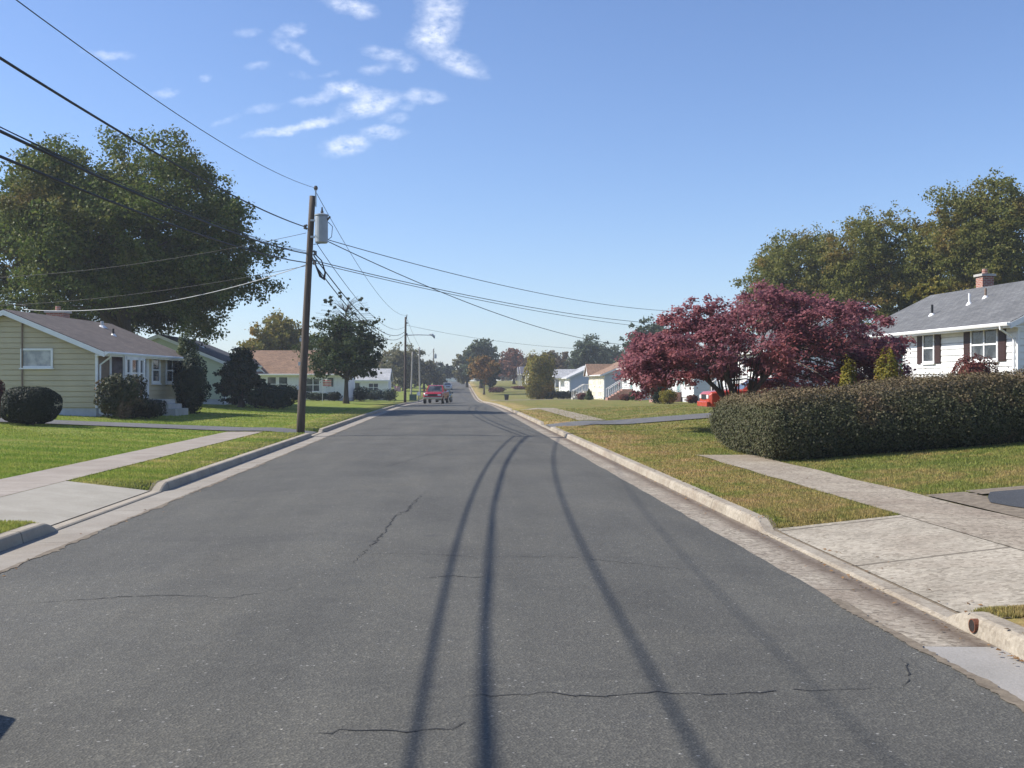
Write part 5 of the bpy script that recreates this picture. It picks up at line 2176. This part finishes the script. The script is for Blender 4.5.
world = bpy.data.worlds.new('World')
scene.world = world
world.use_nodes = True
nt = world.node_tree
nt.nodes.clear()
out = N(nt, 'ShaderNodeOutputWorld')
bg = N(nt, 'ShaderNodeBackground')
sky = N(nt, 'ShaderNodeTexSky', sky_type='NISHITA', sun_disc=False)
sky.sun_elevation = el
sky.sun_rotation = az
sky.altitude = 0
sky.air_density = 1.0
sky.dust_density = .35
sky.ozone_density = 2.0
# small fair-weather cloudlets, placed by direction in the sky
tc = N(nt, 'ShaderNodeTexCoord')
sep = N(nt, 'ShaderNodeSeparateXYZ')
L(nt, tc.outputs['Generated'], sep.inputs[0])
ysafe = mathn(nt, 'MAXIMUM', sep.outputs[1], .05)
A = mathn(nt, 'DIVIDE', sep.outputs[0], ysafe)
B = mathn(nt, 'DIVIDE', sep.outputs[2], ysafe)
comb = N(nt, 'ShaderNodeCombineXYZ')
L(nt, A, comb.inputs[0])
L(nt, B, comb.inputs[1])
wn = N(nt, 'ShaderNodeTexNoise')
wn.inputs['Scale'].default_value = 48
wn.inputs['Detail'].default_value = 5
wn.inputs['Roughness'].default_value = .6
L(nt, comb.outputs[0], wn.inputs['Vector'])
sepn = N(nt, 'ShaderNodeSeparateColor')
L(nt, wn.outputs['Color'], sepn.inputs[0])
A2_ = mathn(nt, 'ADD', A, mathn(nt, 'MULTIPLY', mathn(nt, 'SUBTRACT', sepn.outputs[0], .5), .018))
B2_ = mathn(nt, 'ADD', B, mathn(nt, 'MULTIPLY', mathn(nt, 'SUBTRACT', sepn.outputs[1], .5), .011))
#          px   py   rx  ry  rot strength
clouds = [(440, 12, 26, 22, 60, .75), (432, 38, 22, 12, 10, .9), (455, 62, 26, 11, -15, .75), (475, 74, 14, 6, -20, .35),
          (350, 6, 26, 9, -15, .75), (290, 30, 16, 6, 12, .55), (290, 46, 18, 7, -12, .5), (310, 57, 10, 5, -30, .45), (247, 32, 14, 5, 10, .4),
          (385, 54, 22, 7, -8, .55), (408, 66, 12, 7, 0, .5), (374, 70, 18, 6, 10, .35), (343, 88, 17, 7, 0, .85), (372, 96, 26, 8, -5, .6), (366, 108, 26, 8, 8, .9),
          (316, 100, 22, 6, 10, .5), (422, 96, 19, 7, 0, .6), (384, 132, 20, 7, 4, .85), (346, 146, 22, 9, 8, .95),
          (282, 131, 34, 5, 10, .75), (320, 123, 22, 5, 10, .65), (108, 55, 24, 5, -4, .5), (165, 93, 16, 5, 8, .4), (204, 79, 8, 4, 10, .4), (262, 108, 22, 5, 12, .28), (225, 120, 14, 4, 20, .25),
          (258, 66, 14, 4, 8, .3), (300, 75, 12, 4, -10, .25), (395, 118, 14, 4, 5, .4), (330, 74, 12, 4, 15, .3), (440, 100, 10, 4, 0, .3), (406, 108, 9, 4, 10, .35)]
tot = None
for (px, py, rx, ry, rot, st) in clouds:
    tx = math.tan(math.atan((px - CX) / FPX) + YAW)
    cy_ = (CY - py) / FPX / math.cos(math.atan((px - CX) / FPX)) ** 0
    # elevation tangent relative to +Y axis
    dirx, diry = (px - CX) / FPX * RV[0] + FV[0], (px - CX) / FPX * RV[1] + FV[1]
    ca, cb_ = dirx / diry, ((CY - py) / FPX) / diry
    r = D2R(rot)
    da = mathn(nt, 'SUBTRACT', A2_, ca)
    db = mathn(nt, 'SUBTRACT', B2_, cb_)
    u = mathn(nt, 'ADD', mathn(nt, 'MULTIPLY', da, math.cos(r) * FPX / rx), mathn(nt, 'MULTIPLY', db, math.sin(r) * FPX / rx))
    v = mathn(nt, 'ADD', mathn(nt, 'MULTIPLY', da, -math.sin(r) * FPX / ry), mathn(nt, 'MULTIPLY', db, math.cos(r) * FPX / ry))
    q = mathn(nt, 'ADD', mathn(nt, 'MULTIPLY', u, u), mathn(nt, 'MULTIPLY', v, v))
    ga = mathn(nt, 'MULTIPLY', mathn(nt, 'EXPONENT', mathn(nt, 'MULTIPLY', mathn(nt, 'MULTIPLY', q, mathn(nt, 'ADD', mathn(nt, 'MULTIPLY', q, .45), .7)), -1.0)), st * .75)
    tot = ga if tot is None else mathn(nt, 'ADD', tot, ga)
fn = N(nt, 'ShaderNodeTexNoise')
fn.inputs['Scale'].default_value = 70
fn.inputs['Detail'].default_value = 6
fn.inputs['Roughness'].default_value = .65
mpn = N(nt, 'ShaderNodeMapping')
mpn.inputs['Scale'].default_value = (.9, 1.5, 1)
mpn.inputs['Rotation'].default_value = (0, 0, D2R(-14))
L(nt, comb.outputs[0], mpn.inputs[0])
L(nt, mpn.outputs[0], fn.inputs['Vector'])
tex = mathn(nt, 'MAXIMUM', .0, mathn(nt, 'ADD', -.75, mathn(nt, 'MULTIPLY', fn.outputs['Fac'], 2.9)))
cov = mathn(nt, 'MULTIPLY', tot, tex)
cov = mathn(nt, 'MULTIPLY', mathn(nt, 'SUBTRACT', cov, .03, clamp=True), .95, clamp=True)
front = mathn(nt, 'GREATER_THAN', sep.outputs[1], .06)
cov = mathn(nt, 'MULTIPLY', cov, front)
blue = mixc(nt, 1.0, sky.outputs[0], (.94, 1.03, 1.27), 'MULTIPLY')
col = mixc(nt, cov, blue, (9.2, 9.5, 10.4))
L(nt, col, bg.inputs['Color'])
bg.inputs['Strength'].default_value = .075
L(nt, bg.outputs[0], out.inputs['Surface'])

cam = bpy.data.cameras.new('camera')
cam.sensor_width = 36
cam.lens = 36 * FPX / 1024
cam.clip_start = .1
cam.clip_end = 5000
co = bpy.data.objects.new('camera', cam)
COL.objects.link(co)
co.location = (0, 0, EYE)
co.rotation_euler = (math.pi / 2, 0, -YAW)
scene.camera = co

scene.view_settings.view_transform = 'Standard'
scene.view_settings.look = 'None'
scene.view_settings.gamma = 1
scene.view_settings.exposure = .85
scene.view_settings.use_curve_mapping = False
cy = scene.cycles
cy.use_denoising = True
cy.max_bounces = 6
cy.transparent_max_bounces = 6
cy.volume_bounces = 0
cy.use_adaptive_sampling = True
cy.adaptive_threshold = .015
